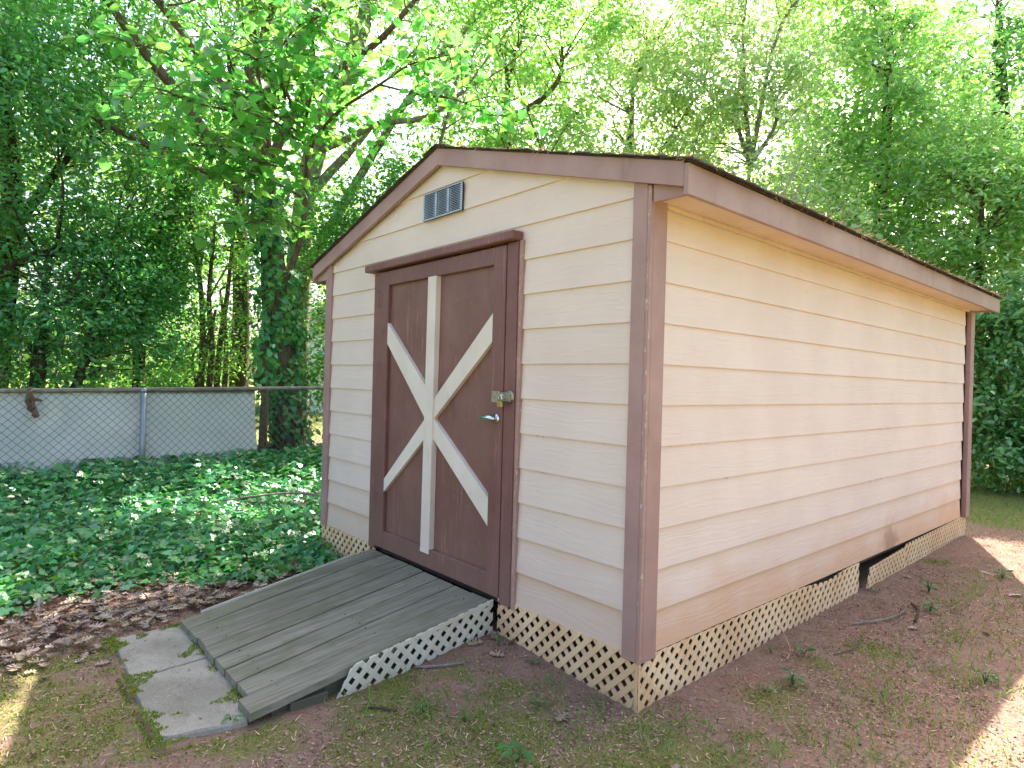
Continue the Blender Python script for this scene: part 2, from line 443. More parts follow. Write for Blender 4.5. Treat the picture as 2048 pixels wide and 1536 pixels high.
def link(name, me, material, parent=None, smooth=False):
    """mesh given in world coordinates"""
    if material is not None:
        me.materials.append(material)
    if smooth:
        me.shade_smooth()
    o = bpy.data.objects.new(name, me)
    COL.objects.link(o)
    if parent is not None:
        o.location = -wloc(parent)
        o.parent = parent
    return o

def npmesh(name, V, F):
    """V (n,3) float array; F (m,k) int array of equal-size faces, or list of such arrays"""
    me = bpy.data.meshes.new(name)
    if not isinstance(F, list):
        F = [F]
    V = np.ascontiguousarray(V, dtype=np.float32)
    me.vertices.add(len(V))
    me.vertices.foreach_set('co', V.ravel())
    loops = np.concatenate([f.ravel() for f in F]).astype(np.int32)
    sizes = np.concatenate([np.full(len(f), f.shape[1]) for f in F])
    starts = np.concatenate([[0], np.cumsum(sizes)[:-1]]).astype(np.int32)
    me.loops.add(len(loops))
    me.loops.foreach_set('vertex_index', loops)
    me.polygons.add(len(sizes))
    me.polygons.foreach_set('loop_start', starts)
    me.update(calc_edges=True)
    me.validate()
    return me

class MB:
    def __init__(self):
        self.v, self.f = [], []
    def add(self, V, F, mtx=None):
        b = len(self.v)
        for p in V:
            p = Vector(p)
            self.v.append(tuple(mtx @ p) if mtx is not None else tuple(p))
        self.f += [tuple(i + b for i in f) for f in F]
        return self
    def box(self, x0, x1, y0, y1, z0, z1, b=0.0, mtx=None):
        if b <= 0:
            V = [(x, y, z) for x in (x0, x1) for y in (y0, y1) for z in (z0, z1)]
            F = [(0, 1, 3, 2), (4, 6, 7, 5), (0, 4, 5, 1), (2, 3, 7, 6), (0, 2, 6, 4), (1, 5, 7, 3)]
            return self.add(V, F, mtx)
        lo, hi = (x0, y0, z0), (x1, y1, z1)
        V, idx = [], {}
        for s in [(i, j, k) for i in (0, 1) for j in (0, 1) for k in (0, 1)]:
            for a in range(3):
                p = []
                for q in range(3):
                    e = hi[q] if s[q] else lo[q]
                    if q != a:
                        e += -b if s[q] else b
                    p.append(e)
                idx[s, a] = len(V)
                V.append(tuple(p))
        c = Vector([(lo[i] + hi[i]) / 2 for i in range(3)])
        F = []
        def face(ids):
            P = [Vector(V[i]) for i in ids]
            n = (P[1] - P[0]).cross(P[2] - P[0])
            if n.dot(sum(P, Vector()) / len(P) - c) < 0:
                ids = ids[::-1]
            F.append(tuple(ids))
        for a in range(3):
            o1, o2 = [q for q in range(3) if q != a]
            for s in (0, 1):
                ring = []
                for (i, j) in ((0, 0), (1, 0), (1, 1), (0, 1)):
                    t = [0, 0, 0]; t[a] = s; t[o1] = i; t[o2] = j
                    ring.append(idx[tuple(t), a])
                face(ring)
            for i in (0, 1):
                for j in (0, 1):
                    t0 = [0, 0, 0]; t0[o1] = i; t0[o2] = j
                    t1 = list(t0); t1[a] = 1
                    face([idx[tuple(t0), o1], idx[tuple(t1), o1], idx[tuple(t1), o2], idx[tuple(t0), o2]])
        for s in [(i, j, k) for i in (0, 1) for j in (0, 1) for k in (0, 1)]:
            face([idx[s, 0], idx[s, 1], idx[s, 2]])
        return self.add(V, F, mtx)
    def prism(self, poly, f0, f1):
        """poly: 2D points; f0/f1 map a 2D point to a 3D point on either face"""
        A = [f0(*p) for p in poly]; B = [f1(*p) for p in poly]
        n = len(poly)
        F = [tuple(range(n)), tuple(range(2 * n - 1, n - 1, -1))]
        for i in range(n):
            j = (i + 1) % n
            F.append((j, i, i + n, j + n))
        return self.add(A + B, F)
    def tube(self, pts, rad, sides=8, jit=0.0, rng=None, cap=True):
        pts = [Vector(p) for p in pts]
        n = len(pts)
        if not hasattr(rad, '__len__'):
            rad = [rad] * n
        t = (pts[1] - pts[0]).normalized()
        ref = Vector((1, 0, 0)) if abs(t.x) < 0.8 else Vector((0, 1, 0))
        u = t.cross(ref).normalized()
        V, F = [], []
        for i in range(n):
            t = (pts[min(i + 1, n - 1)] - pts[max(i - 1, 0)]).normalized()
            u = (u - t * u.dot(t)).normalized()
            w = t.cross(u)
            for k in range(sides):
                a = 2 * math.pi * k / sides
                r = rad[i] * (1 + (rng.uniform(-jit, jit) if rng else 0))
                V.append(pts[i] + (u * math.cos(a) + w * math.sin(a)) * r)
        for i in range(n - 1):
            for k in range(sides):
                k2 = (k + 1) % sides
                F.append((i * sides + k, i * sides + k2, (i + 1) * sides + k2, (i + 1) * sides + k))
        if cap:
            F.append(tuple(range(sides - 1, -1, -1)))
            F.append(tuple(range((n - 1) * sides, n * sides)))
        return self.add(V, F)
    def build(self, name, material, parent=None, smooth=False):
        me = bpy.data.meshes.new(name)
        me.from_pydata(self.v, [], self.f)
        bm = bmesh.new(); bm.from_mesh(me)
        bmesh.ops.recalc_face_normals(bm, faces=bm.faces)
        bm.to_mesh(me); bm.free()
        return link(name, me, material, parent, smooth)

def clip(poly, hp):
    """clip a 2D polygon by half planes (a,b,c): a*x+b*y<=c"""
    for a, b, c in hp:
        out = []
        for i in range(len(poly)):
            p, q = poly[i], poly[(i + 1) % len(poly)]
            dp, dq = a * p[0] + b * p[1] - c, a * q[0] + b * q[1] - c
            if dp <= 0:
                out.append(p)
            if (dp < 0 < dq) or (dq < 0 < dp):
                t = dp / (dp - dq)
                out.append((p[0] + t * (q[0] - p[0]), p[1] + t * (q[1] - p[1])))
        poly = out
        if len(poly) < 3:
            return []
    return poly

def catmull(pts, per=5):
    P = [np.array(p, float) for p in pts]
    P = [2 * P[0] - P[1]] + P + [2 * P[-1] - P[-2]]
    out = []
    for i in range(1, len(P) - 2):
        for k in range(per):
            t = k / per
            out.append(0.5 * ((2 * P[i]) + (-P[i - 1] + P[i + 1]) * t + (2 * P[i - 1] - 5 * P[i] + 4 * P[i + 1] - P[i + 2]) * t * t
                              + (-P[i - 1] + 3 * P[i] - 3 * P[i + 1] + P[i + 2]) * t ** 3))
    out.append(P[-2])
    return out

# numpy value noise
_perm = np.random.default_rng(5).random((257, 257))
def vnoise(x, y):
    x = np.asarray(x, float); y = np.asarray(y, float)
    xi = np.floor(x).astype(int); yi = np.floor(y).astype(int)
    fx = x - xi; fy = y - yi
    fx = fx * fx * (3 - 2 * fx); fy = fy * fy * (3 - 2 * fy)
    a = _perm[xi % 256, yi % 256]; b = _perm[(xi + 1) % 256, yi % 256]
    c = _perm[xi % 256, (yi + 1) % 256]; d = _perm[(xi + 1) % 256, (yi + 1) % 256]
    return (a * (1 - fx) + b * fx) * (1 - fy) + (c * (1 - fx) + d * fx) * fy
def fbm(x, y, o=4):
    s, amp, tot = 0, 1.0, 0
    for i in range(o):
        s = s + amp * vnoise(np.asarray(x) * 2 ** i + 17 * i, np.asarray(y) * 2 ** i + 31 * i)
        tot += amp; amp *= 0.5
    return s / tot
def sstep(a, b, x):
    t = np.clip((np.asarray(x, float) - a) / (b - a), 0, 1)
    return t * t * (3 - 2 * t)

# ------------------------------------------------------------------ ground
def gz(x, y):
    x = np.asarray(x, float); y = np.asarray(y, float)
    z = -0.212 + 0.035 * sstep(0, 5, y) + 0.11 * sstep(-2.8, -6.0, x)
    z = z + 0.045 * np.exp(-((x + 0.9) / 0.5) ** 2 - ((y + 0.05) / 0.4) ** 2)
    z = z + 0.02 * (fbm(x * 1.1 + 40, y * 1.1 + 40, 3) - 0.5) + 0.014 * (fbm(x * 7 + 9, y * 7 + 3, 3) - 0.5)
    return z
def ivy_edge(y):
    """x of the front edge of the ivy at y"""
    return np.interp(y, [-4, -2.4, -1.95, -1.45, -0.95, -0.4, -0.05, 0.3], [-2.9, -2.85, -2.72, -3.0, -2.66, -2.62, -2.5, -2.8])
def moss_w(x, y):
    n = fbm(x * 1.7 + 3, y * 1.7 + 8, 4)
    w = sstep(0.36, 0.56, n)
    front = sstep(0.35, -0.15, y) * sstep(-2.5, -1.7, x)
    side = sstep(0.15, 0.4, x) * 0.42
    w = w * np.clip(np.maximum(front, side), 0, 1)
    w = w * sstep(-0.02, -0.35, np.where(x < 0, y, -1))          # bare next to the lattice
    for (mx, my, r) in ((0.32, 0.55, 0.17), (0.30, 0.72, 0.13), (0.42, 1.5, 0.16), (0.30, 1.1, 0.12), (0.45, 0.2, 0.14), (0.12, 3.7, 0.12), (-0.45, -0.35, 0.16),
                        (-0.3, -0.45, 0.13), (-0.62, -0.75, 0.2), (-0.95, -1.66, 0.12), (-1.35, -1.66, 0.1), (-1.75, -1.62, 0.09), (-2.0, -1.62, 0.08), (-0.85, -1.42, 0.09), (-1.6, -1.95, 0.35), (-1.25, -1.85, 0.28), (-2.0, -1.95, 0.22), (-0.2, -0.55, 0.3), (-0.5, -0.9, 0.3), (-0.8, -1.25, 0.22), (0.1, -0.4, 0.2)):
        d2 = (x - mx) ** 2 + (y - my) ** 2
        w = np.maximum(w, 1.1 * np.exp(-d2 / (r * r)) * (0.4 + fbm(x * 9, y * 9, 2)))
    return np.clip(w, 0, 1)

def graded(a0, a1, b0, b1, step, far):
    mid = np.arange(a0, a1 + 1e-6, step)
    lo = a0 - np.cumsum(step * 1.22 ** np.arange(1, 60)); lo = lo[lo > b0][::-1]
    hi = a1 + np.cumsum(step * 1.22 ** np.arange(1, 60)); hi = hi[hi < b1]
    return np.concatenate([[b0], lo, mid, hi, [b1]])
gx = graded(-7.0, 2.2, -90, 90, 0.035, 0)
gy = graded(-3.0, 8.0, -90, 90, 0.035, 0)
GX, GY = np.meshgrid(gx, gy, indexing='ij')
GZ = gz(GX, GY)
V = np.stack([GX, GY, GZ], -1).reshape(-1, 3)
nx, ny = len(gx), len(gy)
I = np.arange(nx * ny).reshape(nx, ny)
F = np.stack([I[:-1, :-1], I[1:, :-1], I[1:, 1:], I[:-1, 1:]], -1).reshape(-1, 4)
gme = npmesh('ground', V, F)
at = gme.attributes.new('moss', 'FLOAT', 'POINT')
at.data.foreach_set('value', moss_w(V[:, 0], V[:, 1]).astype(np.float32))
lawn = np.maximum(sstep(5.3, 6.2, V[:, 1]) * sstep(-2.5, 0.0, V[:, 0]), np.maximum(sstep(-9, -11, V[:, 0]), sstep(2.6, 4.5, V[:, 0])))
lawn = np.maximum(lawn, sstep(-3.2, -5, V[:, 1]))
at = gme.attributes.new('lawn', 'FLOAT', 'POINT')
at.data.foreach_set('value', lawn.astype(np.float32))
gob = link('ground', gme, M['ground'], smooth=True)
tag(gob, 'bare reddish soil with patches of moss around the shed', None, None, 'structure')

# ------------------------------------------------------------------ shed
W, L = 3.10, 5.04
shed = empty('garden_shed', (-1.55, 2.5, -0.2), 'cream lap-sided garden shed with mauve-brown trim and gable roof', 'shed')
EXP, Z0 = 0.1786, 0.007
SL = 0.2905
XP = -1.55
def rake_b(x):
    return 2.455 - SL * abs(x - XP)

def yf(z, zb, off):
    return off + 0.010 + (z - zb) / 0.2 * 0.0115
def siding_board(poly, zb, wall):
    off = 0.0
    if wall == 'front':
        f0 = lambda a, z: (a, yf(z, zb, off), z); f1 = lambda a, z: (a, yf(z, zb, off) + 0.0105, z)
    elif wall == 'back':
        f0 = lambda a, z: (a, L - yf(z, zb, off), z); f1 = lambda a, z: (a, L - yf(z, zb, off) - 0.0105, z)
    elif wall == 'right':
        f0 = lambda a, z: (-yf(z, zb, off), a, z); f1 = lambda a, z: (-yf(z, zb, off) - 0.0105, a, z)
    else:
        f0 = lambda a, z: (-W + yf(z, zb, off), a, z); f1 = lambda a, z: (-W + yf(z, zb, off) + 0.0105, a, z)
    MB().prism(poly, f0, f1).build('siding_board', M['siding'], shed)
random.seed(3)
gable = [(SL, 1, 2.455 + 0.03 + SL * XP), (-SL, 1, 2.455 + 0.03 - SL * XP)]
for k in range(14):
    zb = Z0 + EXP * k
    zt = min(zb + 0.2, 2.49)
    segs = [(-W + 0.06, -2.29), (-0.815, -0.05)] if k < 10 else ([(-W + 0.06, -0.05)] if k > 10 else [(-W + 0.06, -2.29), (-0.815, -0.05), 'over'])
    for s in segs:
        if s == 'over':
            poly = clip([(-2.29, 1.9), (-0.815, 1.9), (-0.815, zt - 0.001), (-2.29, zt - 0.001)], gable)
        else:
            e = random.uniform(-0.004, 0.004)
            poly = clip([(s[0], zb), (s[1] + (e if s[0] < -2.5 and k < 10 else 0), zb), (s[1], zt), (s[0], zt)], gable)
        if poly:
            siding_board(poly, zb, 'front')
    poly = clip([(-W + 0.06, zb), (-0.05, zb), (-0.05, zt), (-W + 0.06, zt)], gable)
    if poly:
        siding_board(poly, zb, 'back')
    if k < 11:
        zs = min(zt, 1.945)
        e1 = 4.875 + random.uniform(-0.02, 0.012)
        siding_board([(0.06, zb), (e1, zb), (e1, zs), (0.06, zs)], zb, 'right')
        siding_board([(0.06, zb), (L - 0.06, zb), (L - 0.06, zs), (0.06, zs)], zb, 'left')

# corner boards
def board(name, x0, x1, y0, y1, z0, z1, m, parent=shed, b=0.004):
    return MB().box(x0, x1, y0, y1, z0, z1, b).build(name, m, parent)
board('corner_board', -0.088, -0.0125, -0.006, 0.018, -0.008, 2.03, M['trim'], b=0.003)
board('corner_board', -0.012, 0.006, -0.004, 0.112, -0.010, 2.0035, M['trim_worn'], b=0.002)
board('corner_board', -0.0155, 0.0085, 0.014, 0.1115, -0.009, 1.961, M['trim'], b=0.003)
board('corner_board', -W, -W + 0.09, -0.006, 0.018, -0.003, 2.03, M['trim'])
board('corner_board', -W - 0.006, -W + 0.018, 0.0185, 0.11, -0.003, 1.95, M['trim'])
board('corner_board', -0.020, 0.022, 4.925, L + 0.004, 0.0, 1.93, M['trim'])
board('corner_board', -0.09, -0.0205, L - 0.018, L + 0.006, 0.0, 1.99, M['trim'])
board('corner_board', -W - 0.006, -W + 0.018, L - 0.11, L + 0.006, 0.0, 1.95, M['trim'])

# rake boards, fascia, soffit
def rake(xa, xb, y0, y1):
    poly = [(xa, rake_b(xa)), (xb, rake_b(xb)), (xb, rake_b(xb) + 0.098), (xa, rake_b(xa) + 0.098)]
    MB().prism(poly, lambda x, z: (x, y0, z), lambda x, z: (x, y1, z)).build('rake_board', M['trim'], shed)
for (ya, yb) in ((-0.030, -0.004 - 0.003), (L + 0.007, L + 0.03)):
    rake(XP + 0.0005, 0.177, ya, yb)
    rake(-3.277, XP - 0.0005, ya, yb)
board('fascia_board', 0.178, 0.200, -0.031, L + 0.035, 1.918, 2.042, M['fascia'], b=0.002)
board('fascia_board', -3.300, -3.278, -0.031, L + 0.035, 1.918, 2.042, M['fascia'], b=0.002)
board('soffit_panel', 0.0, 0.177, 0.02, L - 0.0, 1.944, 1.956, M['soffit'], b=0.0)
board('soffit_panel', -3.277, -3.1, 0.02, L - 0.0, 1.944, 1.956, M['soffit'], b=0.0)
board('eave_return', 0.010, 0.177, 0.000, 0.0195, 1.926, 2.004, M['trim'])
board('eave_return', -3.277, -3.1005, 0.000, 0.0195, 1.926, 2.004, M['trim'])
board('eave_return', 0.010, 0.177, L + 0.0, L + 0.006, 1.926, 1.985, M['trim'], b=0.001)
board('frieze_board', -0.0095, 0.006, 0.1125, 4.92, 1.925, 1.9435, M['soffit'], b=0.001)

# roof: decks with overlapping shingle courses
rng = random.Random(11)
for sgn in (1, -1):
    ex = XP + sgn * (0.2 - XP + 0.006)
    zr = rake_b(XP) + 0.098
    def rz(x):
        return zr - SL * abs(x - XP)
    poly = [(XP + sgn * 0.0005, rz(XP) + 0.001), (ex, rz(ex) + 0.001), (ex, rz(ex) + 0.005), (XP + sgn * 0.0005, rz(XP) + 0.005)]
    roof = MB().prism(poly, lambda x, z: (x, -0.036, z), lambda x, z: (x, L + 0.04, z)).build('roof', M['shingle'], shed)
    nseg = 90
    for c in range(14):
        d0 = (0.2 - XP + 0.03) - c * 0.135
        d1 = max(d0 - 0.16, 0.0)
        if d0 < 0.05:
            break
        Vv, Ff = [], []
        for i in range(nseg + 1):
            y = -0.05 + (L + 0.105) * i / nseg
            if i == 0: y += rng.uniform(-0.012, 0.008)
            w = 0.006 * math.sin(y * 2.3 + c) + 0.004 * math.sin(y * 7.1 + 2 * c) + rng.uniform(-0.003, 0.003)
            lift = 0.004 * max(0, math.sin(y * 1.7 + c * 2)) + rng.uniform(0, 0.002)
            dd = d0 + (w if c == 0 else w * 0.5)
            for (d, h) in ((dd, 0.0125 + lift), (d1, 0.0075), (d1, 0.0055), (dd, 0.0065 + lift * 0.8)):
                x = XP + sgn * d
                Vv.append((x, y, rz(x) + h))
        for i in range(nseg):
            for k in range(4):
                a, b2 = i * 4 + k, i * 4 + (k + 1) % 4
                Ff.append((a, b2, b2 + 4, a + 4))
        Ff += [(0, 1, 2, 3), tuple(nseg * 4 + k for k in (3, 2, 1, 0))]
        MB().add(Vv, Ff).build('shingle_course', M['shingle'], roof)
    if sgn == 1:
        # dry straw and needles caught along the eave and the rake
        sb = MB()
        for i in range(480):
            if i < 390:
                p = Vector((XP + (0.2 - XP + 0.028) - abs(rng.gauss(0, 0.03)), rng.uniform(-0.04, L + 0.05), 0))
            else:
                p = Vector((rng.uniform(XP, 0.2), -0.05 + abs(rng.gauss(0, 0.02)), 0))
            p.z = rz(p.x) + 0.0145 + rng.uniform(0, 0.005)
            d = Vector((rng.uniform(-1, 1), rng.uniform(-1, 1), rng.uniform(-0.25, 0.35))).normalized() * rng.uniform(0.015, 0.05)
            sb.tube([p - d, p + d], rng.uniform(0.001, 0.002), 3, cap=False)
        sb.build('caught_straw', M['straw'], roof)['kind'] = 'stuff'
MB().add([(XP - 0.13, -0.052, zr - SL * 0.13 + 0.015), (XP - 0.13, L + 0.056, zr - SL * 0.13 + 0.015), (XP, L + 0.056, zr + 0.016), (XP, -0.052, zr + 0.016), (XP + 0.13, L + 0.056, zr - SL * 0.13 + 0.015), (XP + 0.13, -0.052, zr - SL * 0.13 + 0.015),
          (XP - 0.13, -0.052, zr - SL * 0.13 + 0.021), (XP - 0.13, L + 0.056, zr - SL * 0.13 + 0.021), (XP, L + 0.056, zr + 0.023), (XP, -0.052, zr + 0.023), (XP + 0.13, L + 0.056, zr - SL * 0.13 + 0.021), (XP + 0.13, -0.052, zr - SL * 0.13 + 0.021)],
         [(0, 1, 2, 3), (3, 2, 4, 5), (9, 8, 7, 6), (11, 10, 8, 9), (0, 3, 9, 6), (3, 5, 11, 9), (0, 6, 7, 1), (5, 4, 10, 11), (1, 7, 8, 2), (2, 8, 10, 4)]).build('ridge_cap', M['shingle'], shed)

# floor and skids under it
board('floor_deck', -W + 0.04, -0.04, 0.04, L - 0.04, -0.03, 0.004, M['floor'], b=0)
for x in (-2.7, -1.55, -0.35):
    board('floor_skid', x - 0.05, x + 0.05, 0.1, L - 0.1, -0.26, -0.032, M['floor'], b=0)

# gable vent
vent = MB().box(-1.722, -1.322, -0.001, 0.006, 2.145, 2.312).build('gable_vent', M['vent_shade'], shed)  # solid backing plate, its dark colour standing in for a shaded opening
vf = [(-1.722, -1.711, 2.145, 2.312), (-1.333, -1.322, 2.145, 2.312), (-1.7105, -1.3335, 2.145, 2.156), (-1.7105, -1.3335, 2.304, 2.312), (-1.593, -1.578, 2.1585, 2.3005), (-1.466, -1.451, 2.1585, 2.3005)]
for i, (a, b, c, d) in enumerate(vf):
    MB().box(a, b, -0.010, -0.002, c, d, 0.002).build('vent_frame' if i < 4 else 'vent_mullion', M['vent'], vent)
for (a, b) in ((-1.7105, -1.5935), (-1.5775, -1.4665), (-1.4505, -1.3335)):
    for k in range(14):
        z = 2.160 + k * 0.0101
        sl = MB()
        n = 6
        Vv = []
        for i in range(n + 1):
            t = i / n
            x = a + (b - a) * t
            bow = math.sin(math.pi * t)
            bow = bow ** 0.4
            Vv += [(x, -0.0025, z + 0.0085), (x, -0.0025 - 0.006 * bow, z + 0.0022), (x, -0.0018 - 0.006 * bow, z + 0.0012), (x, -0.0018, z + 0.0075)]
        Ff = []
        for i in range(n):
            for q in range(4):
                p0, p1 = i * 4 + q, i * 4 + (q + 1) % 4
                Ff.append((p0, p1, p1 + 4, p0 + 4))
        sl.add(Vv, Ff).build('louvre', M['vent'], vent)

# door frame
jm = MB().box(-2.303, -2.222, -0.014, 0.02, -0.002, 1.889, 0.003).build('door_jamb', M['door'], shed)
board('door_jamb', -0.897, -0.815, -0.014, 0.02, -0.004, 1.889, M['door'], b=0.003)
board('jamb_edge', -0.8145, -0.790, -0.004, 0.02, -0.012, 1.895, M['trim_worn'], b=0.002)
board('door_header', -2.368, -0.806, -0.060, 0.016, 1.892, 1.940, M['door'], b=0.006)
MB().prism([(-2.36, 0.0), (-0.81, 0.0), (-0.81, 0.02), (-2.36, 0.006)], lambda x, h: (x, -0.03 + h, 1.9405), lambda x, h: (x, 0.008, 1.9405 + 0.008 - h * 0.2)).build('header_caulk', M['siding'], shed)
# door leaf
dz0, dz1 = 0.024, 1.882
door = MB().box(-2.1985, -0.9165, 0.006, 0.018, dz0 + 0.02, dz1 - 0.02).build('door', M['door_panel'], shed)
def dpart(name, x0, x1, z0, z1, y0=-0.020, y1=0.0055, m='door', b=0.003):
    return MB().box(x0, x1, y0, y1, z0, z1, b).build(name, M[m], door)
dpart('stile', -2.219, -2.105, dz0, dz1)
dpart('stile', -1.000, -0.901, dz0, dz1)
dpart('rail', -2.1045, -1.0005, dz1 - 0.095, dz1, y0=-0.0195)
dpart('rail', -2.1045, -1.0005, dz0, dz0 + 0.115, y0=-0.0195)
def brace(poly, y0=-0.0185, y1=0.0055):
    MB().prism(poly, lambda x, z: (x, y0, z), lambda x, z: (x, y1, z)).build('brace', M['brace'], door)
brace([(-1.628, 0.1395), (-1.534, 0.1395), (-1.528, 1.7865), (-1.614, 1.7865)], -0.030, 0.0055)
board('brace_foot', -1.632, -1.540, -0.0305, -0.0200, 0.112, 0.1390, M['brace'], parent=door, b=0.002)
brace([(-2.1045, 1.395), (-1.6295, 0.925), (-1.6225, 1.115), (-2.1045, 1.535)])
brace([(-1.0005, 1.375), (-1.0005, 1.528), (-1.5295, 1.055), (-1.5315, 0.93)])
brace([(-2.1045, 0.405), (-1.6295, 0.80), (-1.6295, 0.922), (-2.1045, 0.49)])
brace([(-1.0005, 0.385), (-1.5315, 0.805), (-1.5315, 0.928), (-1.0005, 0.535)])
for z in (1.70, 1.22, 0.35):
    h = MB().tube([(-2.2205, -0.022, z - 0.05), (-2.2205, -0.022, z + 0.05)], 0.0075, 8)
    h.box(-2.2155, -2.185, -0.0225, -0.0205, z - 0.045, z + 0.045)
    h.box(-2.256, -2.2255, -0.0165, -0.0145, z - 0.045, z + 0.045)
    h.build('hinge', M['door'], door)
# lever handle
hd = MB().tube([(-0.943, -0.0205, 0.966), (-0.943, -0.027, 0.966)], [0.026, 0.024], 16).build('handle', M['chrome'], door, True)
MB().tube([(-0.943, -0.025, 0.966), (-0.943, -0.058, 0.966)], [0.013, 0.012], 12).build('handle_neck', M['chrome'], hd, True)
lv = catmull([(-0.935, -0.055, 0.967), (-0.965, -0.060, 0.970), (-1.000, -0.058, 0.966), (-1.035, -0.054, 0.964), (-1.052, -0.052, 0.967)], 4)
MB().tube(lv, [0.012 + 0.004 * math.sin(i / (len(lv) - 1) * 3.0) - 0.005 * (i / (len(lv) - 1)) for i in range(len(lv))], 10).build('handle_lever', M['chrome'], hd, True)
# hasp and staple
hs = MB().box(-0.988, -0.925, -0.0235, -0.0205, 1.052, 1.112, 0.0012).build('hasp', M['steel'], door)
MB().box(-0.9245, -0.831, -0.0275, -0.0245, 1.060, 1.106, 0.0012).build('hasp_strap', M['steel'], hs)
MB().tube([(-0.925, -0.0255, 1.057), (-0.925, -0.0255, 1.109)], 0.005, 8).build('hasp_knuckle', M['steel'], hs)
MB().tube([(-0.846, -0.0145, 1.084), (-0.846, -0.021, 1.084)], 0.034, 18).build('staple_plate', M['steel'], hs, True)
st = [(-0.872, -0.026 - 0.026 * math.sin(a), 1.086 + 0.014 * math.cos(a)) for a in np.linspace(0, math.pi, 9)]
MB().tube(st, 0.0035, 8).build('staple', M['chrome'], hs, True)
# padlock hanging in the staple
pad = empty('padlock', (-0.880, -0.052, 1.035), 'small brass padlock hanging from the hasp on the brown door', 'padlock')
MB().box(-0.900, -0.860, -0.060, -0.044, 1.030, 1.060, 0.003).build('lock_body', M['brass'], pad)
sh = [(-0.893, -0.052, 1.058)] + [(-0.880 - 0.013 * math.cos(a), -0.052, 1.078 + 0.014 * math.sin(a)) for a in np.linspace(0, math.pi, 9)] + [(-0.867, -0.052, 1.058)]
MB().tube(sh, 0.0032, 8).build('shackle', M['chrome'], pad, True)

# lattice skirting
PITCH, SW = 0.0725, 0.0362          # horizontal pitch of diagonals, horizontal width of a slat
def lattice(name, parent, poly_hp, a0, a1, z0, z1, to3, m, phase=0.0, trim=None, topf=None):
    """two crossing layers of 45 degree slats cut to a convex outline"""
    pan = bpy.data.objects.new(name, None)
    pan.empty_display_size = 0.05
    COL.objects.link(pan)
    pan.parent = parent
    c = to3((a0 + a1) / 2, (z0 + z1) / 2, 0)
    pan.location = Vector(c) - wloc(parent)
    hgt = z1 - z0
    for layer, s in ((0, 1), (1, -1)):
        k0 = math.floor((a0 - hgt) / PITCH); k1 = math.ceil((a1 + hgt) / PITCH)
        for k in range(k0, k1 + 1):
            b = k * PITCH + phase
            if s == 1:
                poly = [(b, z0), (b + SW, z0), (b + SW + hgt, z1), (b + hgt, z1)]
            else:
                poly = [(b + hgt, z0), (b + SW + hgt, z0), (b + SW, z1), (b, z1)]
            poly = clip(poly, poly_hp)
            if topf and len(poly) > 2:
                zm = max(q[1] for q in poly); am = np.mean([q[0] for q in poly if q[1] > zm - 0.004])
                poly = clip(poly, [(0, 1, topf(am))])
            if len(poly) < 3:
                continue
            ar = abs(sum(poly[i][0] * poly[(i + 1) % len(poly)][1] - poly[(i + 1) % len(poly)][0] * poly[i][1] for i in range(len(poly)))) / 2
            if ar < 2e-4:
                continue
            d0 = 0.0 if layer == 0 else 0.0046
            MB().prism(poly, lambda a, z: to3(a, z, d0), lambda a, z: to3(a, z, d0 + 0.0042)).build('slat', m, pan)
    for t in (trim or []):
        MB().prism(t, lambda a, z: to3(a, z, -0.003), lambda a, z: to3(a, z, -0.0005)).build('edge_strip', m, pan)
def rect(a0, a1, z0, z1):
    return [(-1, 0, -a0), (1, 0, a1), (0, -1, -z0), (0, 1, z1)]
front3 = lambda a, z, d: (a, 0.004 + d, z)
side3 = lambda a, z, d: (-0.004 - d, a, z)
lattice('lattice_panel', shed, rect(-0.925, -0.004, -0.33, 0.016), -0.925, -0.004, -0.33, 0.016, front3, M['lattice'], 0.02,
        trim=[[(-0.016, -0.33), (-0.004, -0.33), (-0.004, -0.011), (-0.016, -0.011)]])
lattice('lattice_panel', shed, rect(-3.09, -2.24, -0.28, 0.012), -3.09, -2.24, -0.28, 0.012, front3, M['lattice'], 0.0)
# long side: first panel sags away from the siding in the middle
hpA = [(-1, 0, -0.006), (1, 0, 2.415), (0, -1, 0.33), (0, 1, 0.004)]
lattice('lattice_panel', shed, hpA, 0.006, 2.415, -0.33, 0.01, side3, M['lattice'], 0.03, topf=lambda a: 0.0055 - 0.026 * math.exp(-((a - 1.88) / 0.22) ** 2) - 0.003 * math.sin(a * 2.2) ** 2,
        trim=[[(0.006, -0.33), (0.018, -0.33), (0.018, -0.012), (0.006, -0.012)]])
# second panel has slipped down and leans out
lean3 = lambda a, z, d: (0.006 - d + 0.12 * (z + 0.24) * (3.35 - a), a, z)
hpB = [(-1, 0.12, -2.545), (1, 0, 3.33), (0, -1, 0.33), (-0.026, 1, -0.112)]
lattice('lattice_panel', shed, hpB, 2.48, 3.33, -0.33, 0.0, lean3, M['lattice'], 0.01)
hpC = [(-1, 0, -3.345), (1, 0, L - 0.01), (0, -1, 0.33), (-0.014, 1, -0.063), (0, 1, 0.004)]
lattice('lattice_panel', shed, hpC, 3.345, L - 0.01, -0.33, 0.012, side3, M['lattice'], 0.0)
lattice('lattice_panel', shed, rect(0.01, L - 0.01, -0.3, 0.0), 0.01, L - 0.01, -0.3, 0.0, lambda a, z, d: (-W + 0.004 + d, a, z), M['lattice'], 0.0)

